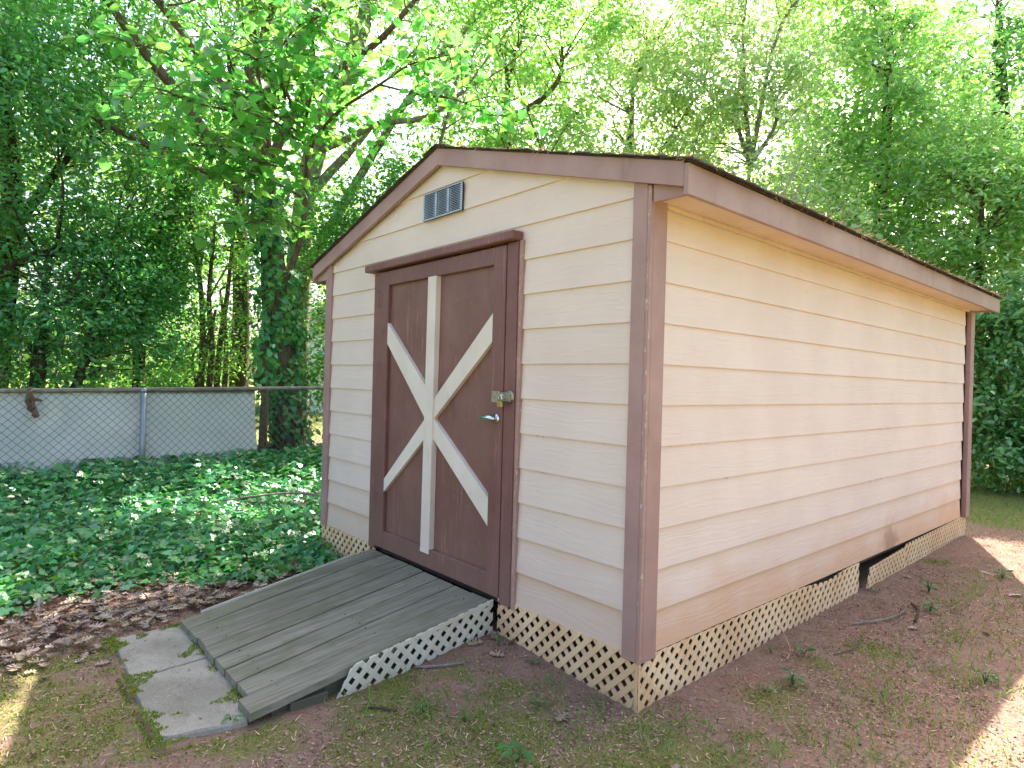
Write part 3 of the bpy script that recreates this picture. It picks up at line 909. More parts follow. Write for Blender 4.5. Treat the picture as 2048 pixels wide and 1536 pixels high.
# ------------------------------------------------------------------ ramp
ramp = empty('wooden_ramp', (-1.5, -0.62, -0.2), 'weathered grey-green plank ramp leading up to the brown shed door', 'ramp')
def ramp_z(y):
    return -0.004 + (y + 0.03) * 0.119
rr = random.Random(4)
xt = np.linspace(-2.235, -0.955, 9); xb = np.linspace(-2.035, -0.872, 9)
for i in range(8):
    y1 = -0.024 - rr.uniform(0, 0.004)
    y0 = -1.252 + rr.uniform(-0.008, 0.008) - (0.035 if i == 7 else 0)
    dz = rr.uniform(-0.003, 0.003) + (0.004 if i == 7 else 0)
    g = 0.0035 + rr.uniform(0, 0.002)
    n = 5
    Vv, Ff = [], []
    for j in range(n + 1):
        t = j / n
        y = y1 + (y0 - y1) * t
        a = xt[i] + (xb[i] - xt[i]) * t + g; b = xt[i + 1] + (xb[i + 1] - xt[i + 1]) * t - g
        wv = 0.0015 * math.sin(t * 5 + i)
        zt = ramp_z(y) + dz + wv
        Vv += [(a, y, zt - 0.003), (a + 0.004, y, zt), (b - 0.004, y, zt), (b, y, zt - 0.003), (b, y, zt - 0.036), (a, y, zt - 0.036)]
    for j in range(n):
        for k in range(6):
            p0, p1 = j * 6 + k, j * 6 + (k + 1) % 6
            Ff.append((p0, p1, p1 + 6, p0 + 6))
    Ff += [tuple(range(6)), tuple(n * 6 + k for k in range(5, -1, -1))]
    pk_ = MB().add(Vv, Ff).build('plank', M['ramp'], ramp)
    for ty in (-0.10, -0.62, -1.14):
        t = (ty - y1) / (y0 - y1)
        a = xt[i] + (xb[i] - xt[i]) * t; b = xt[i + 1] + (xb[i + 1] - xt[i + 1]) * t
        for q in (0.22, 0.78):
            zc = ramp_z(ty) + dz + 0.0015 * math.sin(t * 5 + i)
            c = (a + (b - a) * q, ty + rr.uniform(-0.01, 0.01), zc)
            MB().tube([(c[0], c[1], c[2] - 0.004), (c[0], c[1], c[2] + 0.0008)], 0.0045, 8).build('screw', M['floor'], pk_)
for xa, xe in ((-2.18, -1.99), (-1.58, -1.47), (-1.03, -0.955)):
    Vv = []
    for (y, x) in ((-0.06, xa), (-1.19, xe)):
        zt = ramp_z(y) - 0.041
        Vv += [(x, y, zt), (x + 0.04, y, zt), (x + 0.04, y, min(zt - 0.03, -0.26)), (x, y, min(zt - 0.03, -0.26))]
    MB().add(Vv, [(0, 1, 2, 3), (7, 6, 5, 4), (0, 4, 5, 1), (1, 5, 6, 2), (2, 6, 7, 3), (3, 7, 4, 0)]).build('stringer', M['beam'], ramp)
MB().box(-0.96, -0.895, -1.12, -0.955, -0.27, -0.178, 0.004).build('support_block', M['beam'], ramp)
def ramp3(a, z, d):
    t = (-a) / 1.25
    return (-0.948 + 0.083 * t + 0.006 - d, a, z)
hpR = [(1, 0, -0.012), (0, -1, 0.33), (-0.119, 1, 0.006), (-1.0, 0.62, 0.79)]
lattice('lattice_panel', ramp, hpR, -0.93, -0.012, -0.33, 0.008, ramp3, M['lattice_w'], 0.012)
MB().prism([(-0.035, 0.004), (-0.62, -0.066), (-0.62, -0.086), (-0.035, -0.016)], lambda a, z: ramp3(a, z, -0.0036), lambda a, z: ramp3(a, z, -0.0006)).build('edge_strip', M['lattice_w'], ramp)
def rampL3(a, z, d):
    t = (-a) / 1.25
    return (-2.242 + 0.2 * t - 0.008 + d, a, z)
MB().prism([(-0.15, -0.012), (-1.15, -0.131), (-1.15, -0.16), (-0.15, -0.04)], lambda a, z: rampL3(a, z, 0.0), lambda a, z: rampL3(a, z, 0.006)).build('edge_strip', M['lattice_w'], ramp)

# ------------------------------------------------------------------ concrete pavers
def paver(corners, zt, label, seed):
    r_ = random.Random(seed)
    ring = []
    for i in range(4):
        p, q = Vector(corners[i]), Vector(corners[(i + 1) % 4])
        for k in range(8):
            t = k / 8
            c = p.lerp(q, t) + Vector((r_.uniform(-1, 1), r_.uniform(-1, 1))) * (0.006 if k else 0.012)
            ring.append(c)
    n = len(ring)
    cen = sum(ring, Vector((0, 0))) / n
    Vv = []
    for s, h in ((1.0, zt - 0.10), (1.0, zt - 0.012), (0.985, zt - 0.002), (0.6, zt + 0.001)):
        for c in ring:
            q = cen + (c - cen) * s
            Vv.append((q.x, q.y, h + (r_.uniform(-0.0015, 0.0015) if h > zt - 0.05 else 0)))
    Vv.append((cen.x, cen.y, zt + 0.001))
    Ff = []
    for l in range(3):
        for i in range(n):
            j = (i + 1) % n
            Ff.append((l * n + i, l * n + j, (l + 1) * n + j, (l + 1) * n + i))
    Ff += [(3 * n + i, 3 * n + (i + 1) % n, 4 * n) for i in range(n)]
    o = MB().add(Vv, Ff).build('concrete_paver', M['concrete'])
    tag(o, label, 'paver', 'pavers at the foot of the ramp')
paver([(-2.08, -1.555), (-2.10, -1.15), (-1.60, -1.13), (-1.545, -1.575)], -0.188, 'cracked grey concrete paver with mossy edges, nearer the brown dead leaves', 1)
paver([(-1.535, -1.585), (-1.585, -1.14), (-0.905, -1.30), (-0.975, -1.585)], -0.186, 'larger plain grey concrete paver in front of the ramp, nearest the camera', 2)

# ------------------------------------------------------------------ chain-link fence, cloth, bark
FX = -6.0
def rail_z(y):
    return 0.948 + (y + 1.9) * 0.0225
fence = empty('chain_link_fence', (FX, -0.7, gz(FX, -0.7)), 'galvanised chain-link fence with rusty top rail running behind the ivy', 'fence')
fy0, fy1 = -5.0, 8.0
MB().tube([(FX, y, rail_z(y)) for y in np.linspace(fy0, fy1, 14)], 0.022, 10).build('top_rail', M['rail'], fence, True)
for py in (-3.75, -0.70, 2.35, 5.4):
    zg = float(gz(FX, py))
    p = MB().tube([(FX + 0.03, py, zg - 0.2), (FX + 0.03, py, rail_z(py) - 0.03)], 0.030, 12)
    p.tube([(FX + 0.03, py, rail_z(py) - 0.03), (FX + 0.025, py, rail_z(py) - 0.004), (FX + 0.02, py, rail_z(py) + 0.02)], [0.034, 0.034, 0.018], 12)
    p.build('post', M['galv'], fence, True)
wm = MB()
dh = 0.081
zlo = -0.12
for s in (1, -1):
    for k in range(int((fy1 - fy0) / dh) + 16):
        y = fy0 + k * dh - (1.2 if s == 1 else 0)
        h = 1.07
        ya, yb = (y, y + h) if s == 1 else (y, y - h)
        ya_c = ya
        zt = rail_z(y) - 0.01
        Vv = []
        seg = 13
        pts = []
        for i in range(seg + 1):
            t = i / seg
            yy = ya + (yb - ya) * t
            zz = zlo + (zt - zlo) * t
            if fy0 <= yy <= fy1:
                pts.append((FX - 0.012 + 0.003 * (1 if (i % 2 == 0) == (s == 1) else -1), yy, zz))
        if len(pts) > 1:
            wm.tube(pts, 0.0025, 3, cap=False)
wm.build('wire_mesh', M['wire'], fence)['kind'] = 'stuff'

ys = np.linspace(-4.6, 0.47, 130); zs = np.linspace(0, 1, 26)
YY, TT = np.meshgrid(ys, zs, indexing='ij')
top = rail_z(YY) + 0.012
bot = 0.12 + 0.02 * np.sin(YY * 3.1) + 0.12 * sstep(0.0, 0.47, YY)
ZZ = top + (bot - top) * TT
slack = np.sin(np.pi * np.clip(TT, 0, 1)) ** 0.7
XX = FX - 0.028 - 0.014 * slack * (0.6 + 0.6 * np.sin(YY * 2.1 + 1)) - 0.014 * slack * np.sin((YY * 3.5 + ZZ * 5.5)) ** 2 - 0.006 * np.sin(YY * 9 - ZZ * 6) * slack
YY2 = YY + 0.05 * TT * sstep(0.1, 0.47, YY)
XX = np.where(TT < 0.03, FX + 0.024, XX)
Vc = np.stack([XX, YY2, ZZ], -1).reshape(-1, 3)
I = np.arange(130 * 26).reshape(130, 26)
Fc = np.stack([I[:-1, :-1], I[1:, :-1], I[1:, 1:], I[:-1, 1:]], -1).reshape(-1, 4)
cloth = link('privacy_cloth', npmesh('privacy_cloth', Vc, Fc), M['cloth'], smooth=True)
tag(cloth, 'faded blue-grey privacy cloth hung along the back of the chain-link fence', 'screen')
md = cloth.modifiers.new('thick', 'SOLIDIFY'); md.thickness = 0.002

r_ = random.Random(8)
bk = catmull([(FX + 0.045, -1.66, 0.985), (FX + 0.06, -1.665, 0.90), (FX + 0.055, -1.655, 0.83), (FX + 0.05, -1.63, 0.76), (FX + 0.045, -1.60, 0.70)], 4)
b_ = MB().tube(bk, [0.018 + 0.016 * math.sin(0.5 + 2.3 * i / (len(bk) - 1)) for i in range(len(bk))], 7, 0.3, r_)
b_.tube([(FX + 0.055, -1.65, 0.865), (FX + 0.07, -1.60, 0.87), (FX + 0.075, -1.565, 0.86)], [0.02, 0.016, 0.008], 6, 0.3, r_)
tag(b_.build('bark_piece', M['bark']), 'ragged piece of dead bark hanging from the fence rail', 'bark')

# ------------------------------------------------------------------ leaves and trees
T_SIMPLE = (np.array([(0, 0, 0), (.45, .30, .07), (1, 0, -.06), (.45, -.30, .07)]), np.array([(0, 2, 1), (0, 3, 2)]))
T_OVAL = (np.array([(0, 0, 0), (.28, .22, .05), (.68, .2, .04), (1, 0, -.08), (.68, -.2, .04), (.28, -.22, .05)]), np.array([(0, 3, 1), (1, 3, 2), (0, 5, 3), (5, 4, 3)]))
def sym(half, center):
    top = half
    botm = [(x, -y, z) for (x, y, z) in half[::-1] if abs(y) > 1e-6]
    ring = top + botm
    Vt = [center] + ring
    n = len(ring)
    return np.array(Vt, float), np.array([(0, i + 1, (i + 1) % n + 1) for i in range(n)])
T_IVY = sym([(.10, 0, 0), (-.06, .26, .03), (.14, .50, -.02), (.34, .30, .03), (.52, .40, -.03), (.62, .2, .02), (1.0, 0, -.07)], (.32, 0, .015))
T_HEART = sym([(.08, 0, -.02), (-.06, .16, .05), (-.04, .34, .10), (.18, .46, .10), (.45, .42, .07), (.72, .23, 0), (1.0, 0, -.16)], (.35, 0, -.04))
T_OAK = sym([(0, 0, 0), (.12, .06, .02), (.2, .24, .08), (.3, .1, .03), (.42, .36, .12), (.52, .12, .03), (.68, .34, .1), (.76, .13, .03), (.9, .2, .06), (1.0, 0, .04)], (.45, 0, -.02))

def orient(rng, n, out=None, droop=0.35, flat=0.6):
    """tip directions and normals for n leaves"""
    D = rng.normal(size=(n, 3))
    if out is not None:
        D = D + out * 0.9
    D[:, 2] = D[:, 2] * 0.6 - droop
    D /= np.linalg.norm(D, axis=1, keepdims=True) + 1e-9
    U = rng.normal(size=(n, 3)) * (1 - flat)
    U[:, 2] += flat
    if out is not None:
        U = U + out * 0.35
    U = U - D * (U * D).sum(1, keepdims=True)
    U /= np.linalg.norm(U, axis=1, keepdims=True) + 1e-9
    return D, U

def leaves(name, C, D, U, S, tpl, material, parent=None):
    Vt, Ft = tpl
    B = np.cross(U, D)
    k = len(Vt)
    S = np.asarray(S).reshape(-1, 1, 1)
    P = C[:, None, :] + S * (Vt[None, :, 0:1] * D[:, None, :] + Vt[None, :, 1:2] * B[:, None, :] + Vt[None, :, 2:3] * U[:, None, :])
    Fa = (Ft[None] + (np.arange(len(C)) * k)[:, None, None]).reshape(-1, Ft.shape[1])
    return link(name, npmesh(name, P.reshape(-1, 3), Fa), material, parent)

_tpl_mesh = {}
def leaf_parts(C, D, U, S, tpl, key, material, parent, name='leaf'):
    if key not in _tpl_mesh:
        me = npmesh(key, tpl[0], tpl[1]); me.materials.append(material)
        _tpl_mesh[key] = me
    me = _tpl_mesh[key]
    base = np.array(wloc(parent))
    for i in range(len(C)):
        o = bpy.data.objects.new(name, me)
        COL.objects.link(o)
        o.parent = parent
        b = np.cross(U[i], D[i])
        mt = Matrix(((D[i][0], b[0], U[i][0]), (D[i][1], b[1], U[i][1]), (D[i][2], b[2], U[i][2]))).to_4x4()
        mt = Matrix.Translation(Vector(C[i] - base)) @ mt @ Matrix.Scale(float(S[i]), 4)
        o.matrix_basis = mt

def crown_clusters(rng, lobes, n, shell=0.3):
    lob = np.array(lobes, float)
    w = lob[:, 3] * lob[:, 4] + lob[:, 4] * lob[:, 5] + lob[:, 3] * lob[:, 5]
    idx = rng.choice(len(lob), n, p=w / w.sum())
    d = rng.normal(size=(n, 3)); d /= np.linalg.norm(d, axis=1, keepdims=True)
    r = np.clip(1 - np.abs(rng.normal(0, shell, n)), 0.05, 1.0) * rng.uniform(0.93, 1.1, n)
    return lob[idx, :3] + d * lob[idx, 3:] * r[:, None], d

def in_shed(P, pad=0.15):
    return (P[:, 0] > -W - 0.35 - pad) & (P[:, 0] < 0.3 + pad) & (P[:, 1] > -0.2) & (P[:, 1] < L + 0.15 + pad) & (P[:, 2] < 2.7)

def sun_gap(P, rng):
    """gaps in the canopy: True where the crowns are open along the sun's direction"""
    h = P[:, 2] + 0.1
    qx = P[:, 0] + 0.333 * h; qy = P[:, 1] - 0.75 * h
    nz = fbm(qx * 2.2 + 3, qy * 2.2 + 3, 3)
    g1 = ((qx + 4.65) / 0.85) ** 2 + ((qy + 0.1) / 1.35) ** 2 < 0.55 + nz
    g2 = (((qx + 1.75) / 1.1) ** 2 + ((qy + 2.15) / 0.6) ** 2 < 1) & (nz > 0.46)
    g3 = (((qx + 3.5) / 1.3) ** 2 + ((qy + 2.9) / 1.1) ** 2 < 1) & (P[:, 2] > 4.9) & (nz > 0.42)
    g4 = (qx > 0.05) & (qx < 2.8) & (qy > -1.0) & (qy < 5.15)
    return ((g1 & (nz > 0.37)) | g2 | g3 | g4) & (rng.random(len(P)) < 0.988) & (P[:, 2] > 1.5)

def tree(name, label, limbs, lobes, nclus, per, cr, size, tpl, lmat, bmat, seed, group=None, cat='tree', droop=0.35, twigs=60, shell=0.3, zmin=0.1, xmax=None, twig_r=0.018, dense=1.0, flat=0.6):
    rng = np.random.default_rng(seed)
    pr = random.Random(seed)
    base = limbs[0][0][0]
    t = empty(name, (base[0], base[1], float(gz(base[0], base[1]))), label, cat, group)
    allp = []
    for i, (pts, rad) in enumerate(limbs):
        pts = list(pts)
        if i == 0 or pts[0][2] < 0.6:
            pts = [(pts[0][0], pts[0][1], float(gz(pts[0][0], pts[0][1])) - 0.15)] + pts
            rad = [rad[0] * 1.15] + list(rad)
        sp = catmull(pts, 4)
        rr_ = np.interp(np.linspace(0, 1, len(sp)), np.linspace(0, 1, len(rad)), rad)
        MB().tube(sp, list(rr_), 10 if rr_[0] > 0.05 else 7, 0.07, pr).build('trunk' if i == 0 or pts[0][2] < 0.6 else 'limb', bmat, t, True)
        allp += [(p, r) for p, r in zip(sp, rr_) if p[2] > 0.8]
    # a limb from the main trunk into every lobe of the crown
    main = np.array(catmull(limbs[0][0], 6)); r0m = limbs[0][1][0]
    for lb in lobes:
        c = np.array(lb[:3])
        hd_ = np.hypot(main[:, 0] - c[0], main[:, 1] - c[1])
        j = int(np.argmin(np.abs(main[:, 2] - (c[2] - 0.9 * hd_ - 0.5))))
        a = main[j]
        if np.linalg.norm(c - a) < 0.5:
            continue
        mid = a * 0.5 + c * 0.5 + rng.normal(0, 0.12, 3) * np.linalg.norm(c - a)
        q = catmull([a, mid, c], 5)
        r_a = max(0.015, r0m * 0.42)
        MB().tube(q, list(np.linspace(r_a, 0.012, len(q))), 7, 0.08, pr).build('limb', bmat, t, True)
        allp += [(p, r) for p, r in zip(q, np.linspace(r_a, 0.012, len(q)))]
    C, dirs = crown_clusters(rng, lobes, nclus, shell)
    keep = (C[:, 2] > zmin + gz(C[:, 0], C[:, 1])) & ~in_shed(C)
    if xmax is not None:
        keep &= C[:, 0] < xmax
    C, dirs = C[keep], dirs[keep]
    # twigs from limbs to a share of the clusters
    ap = np.array([p for p, r in allp])
    tw = MB()
    for i in rng.permutation(len(C))[:twigs]:
        hd_ = np.hypot(ap[:, 0] - C[i][0], ap[:, 1] - C[i][1])
        d2 = ((ap - C[i]) ** 2).sum(1) + 2.0 * np.maximum(0, ap[:, 2] - (C[i][2] - 0.7 * hd_)) ** 2
        j = int(np.argmin(d2))
        a, b = ap[j], C[i]
        mid = (a + b) / 2 + rng.normal(0, 0.08, 3) * np.linalg.norm(b - a) + np.array((0, 0, 0.06 * np.linalg.norm(b - a)))
        q = catmull([a, mid, b], 4)
        r0 = min(allp[j][1] * 0.6, twig_r * (0.5 + 0.5 * np.linalg.norm(b - a)))
        tw.tube(q, list(np.linspace(r0, 0.003, len(q))), 5, cap=False)
    if twigs:
        tw.build('twigs', bmat, t)['kind'] = 'stuff'
    m_ = np.maximum(3, rng.poisson(per * dense * rng.lognormal(0, 0.6, len(C)))).astype(int)
    ci = np.repeat(np.arange(len(C)), m_)
    csz = cr * rng.uniform(0.6, 1.35, len(C))
    P = C[ci] + rng.normal(size=(len(ci), 3)) * csz[ci][:, None] * np.array((1, 1, 0.62))
    ok = (P[:, 2] > gz(P[:, 0], P[:, 1]) + 0.03) & ~in_shed(P, 0.03) & ~sun_gap(P, rng)
    P, ci = P[ok], ci[ok]
    D, U = orient(rng, len(P), dirs[ci] * 0.7, droop, flat)
    S = size * rng.uniform(0.5, 1.35, len(P))
    o = leaves('crown', P, D, U, S, tpl, lmat, t)
    return t

A_trunk = [(-7.26, 1.38, 0.17), (-7.29, 1.35, 0.81), (-7.35, 1.28, 1.53), (-7.42, 1.22, 2.24), (-7.46, 1.17, 2.96), (-7.47, 1.09, 3.45), (-7.48, 1.0, 4.07), (-7.45, 0.89, 4.74), (-7.4, 0.8, 5.46), (-7.34, 0.72, 6.02), (-7.3, 0.62, 7.05)]
A_l1 = [(-7.53, 0.95, 4.1), (-7.64, 0.68, 4.27), (-7.68, 0.32, 4.43), (-7.72, -0.02, 4.88), (-7.76, -0.37, 5.24), (-7.82, -0.74, 5.7), (-7.82, -1.04, 6.14)]
A_l2 = [(-7.55, 1.07, 3.67), (-7.73, 0.72, 3.78), (-7.78, 0.2, 3.98), (-7.89, -0.37, 4.17), (-8.0, -0.95, 4.39), (-8.04, -1.29, 4.51)]
A_r1 = [(-7.44, 1.06, 4.14), (-7.0, 1.26, 4.81), (-6.58, 1.43, 5.04), (-6.18, 1.59, 5.29), (-5.61, 1.78, 5.47), (-5.06, 1.95, 5.81)]
tree('big_tree', 'tall ivy-clad tree with brown trunk and several limbs behind the fence',
     [(A_trunk, [.23, .21, .19, .175, .16, .14, .135, .12, .105, .09, .06]), (A_l1, [.085, .08, .075, .07, .06, .05, .04]),
      (A_l2, [.05, .05, .045, .04, .03, .02]), (A_r1, [.07, .065, .06, .05, .04, .03])],
     [(-7.4, 0.6, 7.6, 2.4, 2.2, 1.6), (-7.8, -0.9, 6.6, 1.5, 1.3, 1.1), (-5.4, 1.8, 6.7, 1.9, 1.6, 1.1), (-6.6, 1.2, 5.9, 1.2, 1.2, 0.8), (-4.4, 3.0, 7.4, 1.7, 1.5, 0.9)],
     620, 22, 0.24, 0.085, T_OVAL, M['l_tall'], M['bark'], 21, dense=1.2, zmin=3.6, twigs=110)

B_trunk = [(-9.64, 2.46, -0.02), (-9.66, 2.45, 2.55), (-9.51, 2.48, 4.36), (-9.14, 2.61, 5.61), (-8.7, 2.81, 6.46), (-8.48, 2.92, 7.02), (-8.26, 3.02, 7.66), (-7.94, 3.09, 8.82)]
B_r = [(-9.16, 2.59, 5.2), (-8.62, 2.89, 5.36), (-8.0, 3.15, 5.51), (-7.25, 3.55, 5.5), (-6.5, 3.8, 5.79)]
tree('pale_tree', 'tree with pale mottled leaning trunk behind the ivy-clad tree',
     [(B_trunk, [.24, .22, .2, .19, .17, .15, .13, .08]), (B_r, [.07, .06, .055, .045, .03])],
     [(-7.6, 3.4, 8.6, 2.2, 2.2, 1.5), (-6.6, 3.9, 6.6, 1.6, 1.5, 1.0), (-9.3, 2.4, 8.2, 1.8, 1.8, 1.5), (-5.2, 4.6, 8.0, 1.6, 1.5, 1.0), (-8.9, 3.5, 5.9, 1.0, 1.0, 0.9), (-8.3, 4.5, 5.6, 1.0, 1.0, 0.8)],
     560, 20, 0.26, 0.085, T_OVAL, M['l_tall'], M['bark_pale'], 22, dense=1.6, zmin=4.6, twigs=90)

D_trunk = [(-10.33, 1.67, 0.3), (-10.34, 1.67, 1.61), (-10.24, 1.64, 2.51), (-10.19, 1.56, 3.85), (-10.16, 1.45, 5.16), (-10.04, 1.29, 6.84)]
tree('straight_tree', 'straight dark-trunked tree rising behind the right end of the privacy cloth',
     [(D_trunk, [.17, .16, .15, .13, .11, .06])],
     [(-10.2, 1.3, 6.6, 1.7, 1.6, 1.9), (-10.4, 0.2, 5.2, 1.4, 1.2, 1.2)], 300, 20, 0.26, 0.085, T_SIMPLE, M['l_tall'], M['bark_dark'], 23, dense=1.7, zmin=3.2)

E_st = [[(-8.76, 0.58, 0.3), (-8.75, 0.61, 1.67), (-8.68, 0.53, 2.58), (-8.58, 0.35, 3.5)], [(-8.82, 0.82, 0.3), (-8.78, 0.87, 1.61), (-8.61, 0.91, 2.38), (-8.48, 0.93, 3.22)],
        [(-8.48, 0.6, 0.3), (-8.43, 0.66, 1.52), (-8.48, 0.61, 2.26), (-8.34, 0.63, 3.37)], [(-8.74, 0.45, 0.3), (-8.6, 0.62, 1.52), (-8.51, 0.72, 2.13)], [(-9.16, 1.04, 0.3), (-9.14, 1.07, 1.63), (-9.22, 0.98, 2.52)]]
tree('many_stemmed_shrub', 'open shrub of several thin bare stems above the privacy cloth', [(s, [.05, .045, .035, .02]) for s in E_st],
     [(-8.6, 0.5, 3.3, 0.9, 0.8, 0.7), (-8.9, 1.0, 2.9, 0.7, 0.7, 0.5), (-8.2, 0.5, 1.7, 0.5, 0.5, 0.7), (-9.3, 0.9, 1.5, 0.5, 0.6, 0.7)], 190, 22, 0.2, 0.06, T_SIMPLE, M['l_tall'], M['bark'], 24, dense=1.3, cat='shrub', zmin=0.9, twigs=70)

# dark glossy evergreens at the left
tree('evergreen_tree', 'dark glossy evergreen filling the upper left beyond the fence',
     [([(-8.9, -1.9, 0.2), (-8.8, -1.8, 1.6), (-8.9, -1.7, 3.2), (-9.0, -1.8, 5.0), (-9.0, -1.7, 6.5)], [.17, .15, .12, .08, .04]),
      ([(-8.4, -2.7, 1.75), (-8.2, -2.1, 2.05), (-8.1, -1.6, 2.5), (-8.2, -1.0, 2.75), (-8.3, -0.6, 3.0)], [.07, .07, .06, .05, .03])],
     [(-8.6, -1.7, 3.9, 1.3, 1.5, 1.5), (-8.3, -2.2, 5.6, 1.3, 1.5, 1.3), (-8.5, -0.7, 4.5, 1.0, 0.9, 0.9), (-8.0, -2.9, 3.0, 1.2, 1.3, 1.2), (-8.9, -0.9, 5.9, 1.1, 1.0, 0.9), (-7.8, -1.9, 4.6, 1.0, 1.1, 0.9)],
     1150, 30, 0.16, 0.078, T_OVAL, M['l_ever'], M['bark_dark'], 31, dense=1.0, zmin=1.2, twigs=160, shell=0.35)
tree('evergreen_shrub', 'lower dark evergreen shrub just above the privacy cloth at far left',
     [([(-7.9, -1.5, 0.2), (-7.9, -1.45, 1.2), (-8.0, -1.4, 2.2)], [.09, .08, .04]), ([(-7.95, -1.2, 0.3), (-7.85, -1.0, 1.3), (-7.9, -0.8, 2.2)], [.06, .05, .03])],
     [(-8.0, -1.7, 1.7, 0.9, 1.2, 0.8), (-8.2, -0.6, 1.9, 0.9, 0.9, 0.9), (-8.0, -1.0, 2.8, 0.8, 0.9, 0.7), (-7.6, -2.6, 1.7, 0.7, 0.8, 0.8)],
     620, 30, 0.15, 0.074, T_OVAL, M['l_ever'], M['bark_dark'], 32, dense=0.95, cat='shrub', zmin=0.5, twigs=110, shell=0.4)
tree('broadleaf_evergreen', 'mid-height evergreen with bluish leaves between the left trees and the thin stems',
     [([(-8.9, -0.2, 0.2), (-8.9, -0.2, 1.6), (-8.9, -0.1, 3.0)], [.1, .08, .04])],
     [(-8.8, 0.0, 3.0, 0.8, 0.7, 0.8), (-8.6, -0.3, 2.1, 0.8, 0.7, 0.8), (-8.9, 0.3, 3.9, 0.7, 0.6, 0.6)],
     420, 30, 0.15, 0.072, T_OVAL, M['l_ever2'], M['bark_dark'], 33, dense=1.1, cat='shrub', zmin=0.9, twigs=70, shell=0.4)

tree('undergrowth_shrub', 'low bright green undergrowth showing over the cloth at the far left edge',
     [([(-7.0, -2.6, 0.0), (-7.0, -2.6, 0.6), (-7.1, -2.5, 1.1)], [.03, .025, .012]), ([(-7.2, -1.9, 0.0), (-7.2, -1.9, 0.7), (-7.3, -1.8, 1.2)], [.03, .02, .01])],
     [(-7.0, -2.5, 0.7, 0.6, 0.9, 0.6), (-7.3, -1.5, 0.6, 0.6, 0.8, 0.55), (-9.6, -2.4, 1.2, 0.8, 1.2, 0.9)], 300, 22, 0.14, 0.075, T_OVAL, M['l_tall'], M['bark'], 36, cat='shrub', zmin=0.0, twigs=60, shell=0.45)
tree('undergrowth_shrub', 'low leafy undergrowth between the cloth and the thin bare stems',
     [([(-7.4, -0.6, 0.0), (-7.4, -0.6, 0.5), (-7.5, -0.5, 1.0)], [.03, .025, .012]), ([(-9.4, 0.2, 0.0), (-9.4, 0.2, 0.7), (-9.5, 0.3, 1.2)], [.03, .02, .01])],
     [(-7.5, -0.5, 0.55, 0.7, 0.8, 0.5), (-9.5, 0.2, 0.9, 0.9, 1.0, 0.8), (-10.6, 0.8, 1.3, 0.9, 0.9, 1.0), (-9.9, -0.9, 1.3, 0.9, 0.9, 1.0)], 420, 22, 0.15, 0.075, T_OVAL, M['l_tall'], M['bark'], 37, cat='shrub', zmin=0.0, twigs=60, shell=0.45)

# shrubs beyond the back of the shed
tree('vine_tangle_tree', 'dark bushy tree with tangled bare twigs seen past the left roof slope',
     [([(-8.3, 3.3, 0.1), (-8.3, 3.3, 1.5), (-8.2, 3.3, 3.0), (-8.1, 3.4, 4.6)], [.12, .11, .08, .04])],
     [(-8.1, 3.2, 2.6, 1.1, 1.0, 1.3), (-7.9, 3.7, 4.0, 1.0, 0.9, 1.0), (-8.4, 2.7, 3.7, 0.7, 0.7, 0.9), (-8.0, 2.8, 1.3, 0.9, 0.7, 0.9)],
     620, 30, 0.2, 0.075, T_SIMPLE, M['l_ever2'], M['twig'], 34, dense=1.3, zmin=0.3, twigs=170, shell=0.3)
tree('light_green_tree', 'light green tree over the shed ridge with fine drooping twigs',
     [([(-8.6, 6.4, 0.1), (-8.5, 6.4, 2.0), (-8.4, 6.3, 4.5), (-8.3, 6.2, 7.5)], [.2, .18, .14, .05]), ([(-8.5, 6.4, 3.2), (-7.7, 6.3, 4.4), (-6.9, 6.0, 5.3)], [.08, .06, .03])],
     [(-8.3, 6.2, 7.2, 2.0, 1.9, 1.7), (-7.4, 6.2, 5.2, 1.5, 1.4, 1.2), (-9.2, 5.9, 5.0, 1.4, 1.4, 1.4), (-8.3, 5.5, 3.2, 1.2, 1.1, 1.2), (-8.6, 7.0, 9.3, 1.9, 1.9, 1.3), (-7.2, 6.6, 8.2, 1.4, 1.4, 1.2)],
     760, 24, 0.22, 0.12, T_OVAL, M['l_yell'], M['bark'], 41, dense=1.35, zmin=1.2, twigs=150)
tree('pale_shrub', 'tall pale olive-green tree rising behind the middle of the roof',
     [([(-7.0, 8.6, 0.1), (-7.0, 8.6, 2.5), (-6.9, 8.5, 5.0), (-6.8, 8.4, 7.5)], [.16, .14, .1, .04]), ([(-6.9, 8.5, 2.0), (-6.0, 8.4, 3.6), (-5.4, 8.3, 5.0)], [.08, .06, .03])],
     [(-6.9, 8.4, 6.6, 1.8, 1.8, 1.8), (-5.9, 8.3, 4.7, 1.5, 1.4, 1.3), (-7.4, 8.2, 4.3, 1.4, 1.4, 1.3), (-6.6, 7.8, 2.8, 1.5, 1.3, 1.2), (-6.6, 8.8, 8.9, 1.7, 1.6, 1.2), (-5.4, 8.9, 7.2, 1.3, 1.3, 1.1)],
     860, 26, 0.21, 0.11, T_OVAL, M['l_pale'], M['twig'], 42, dense=1.25, zmin=0.8, twigs=210)
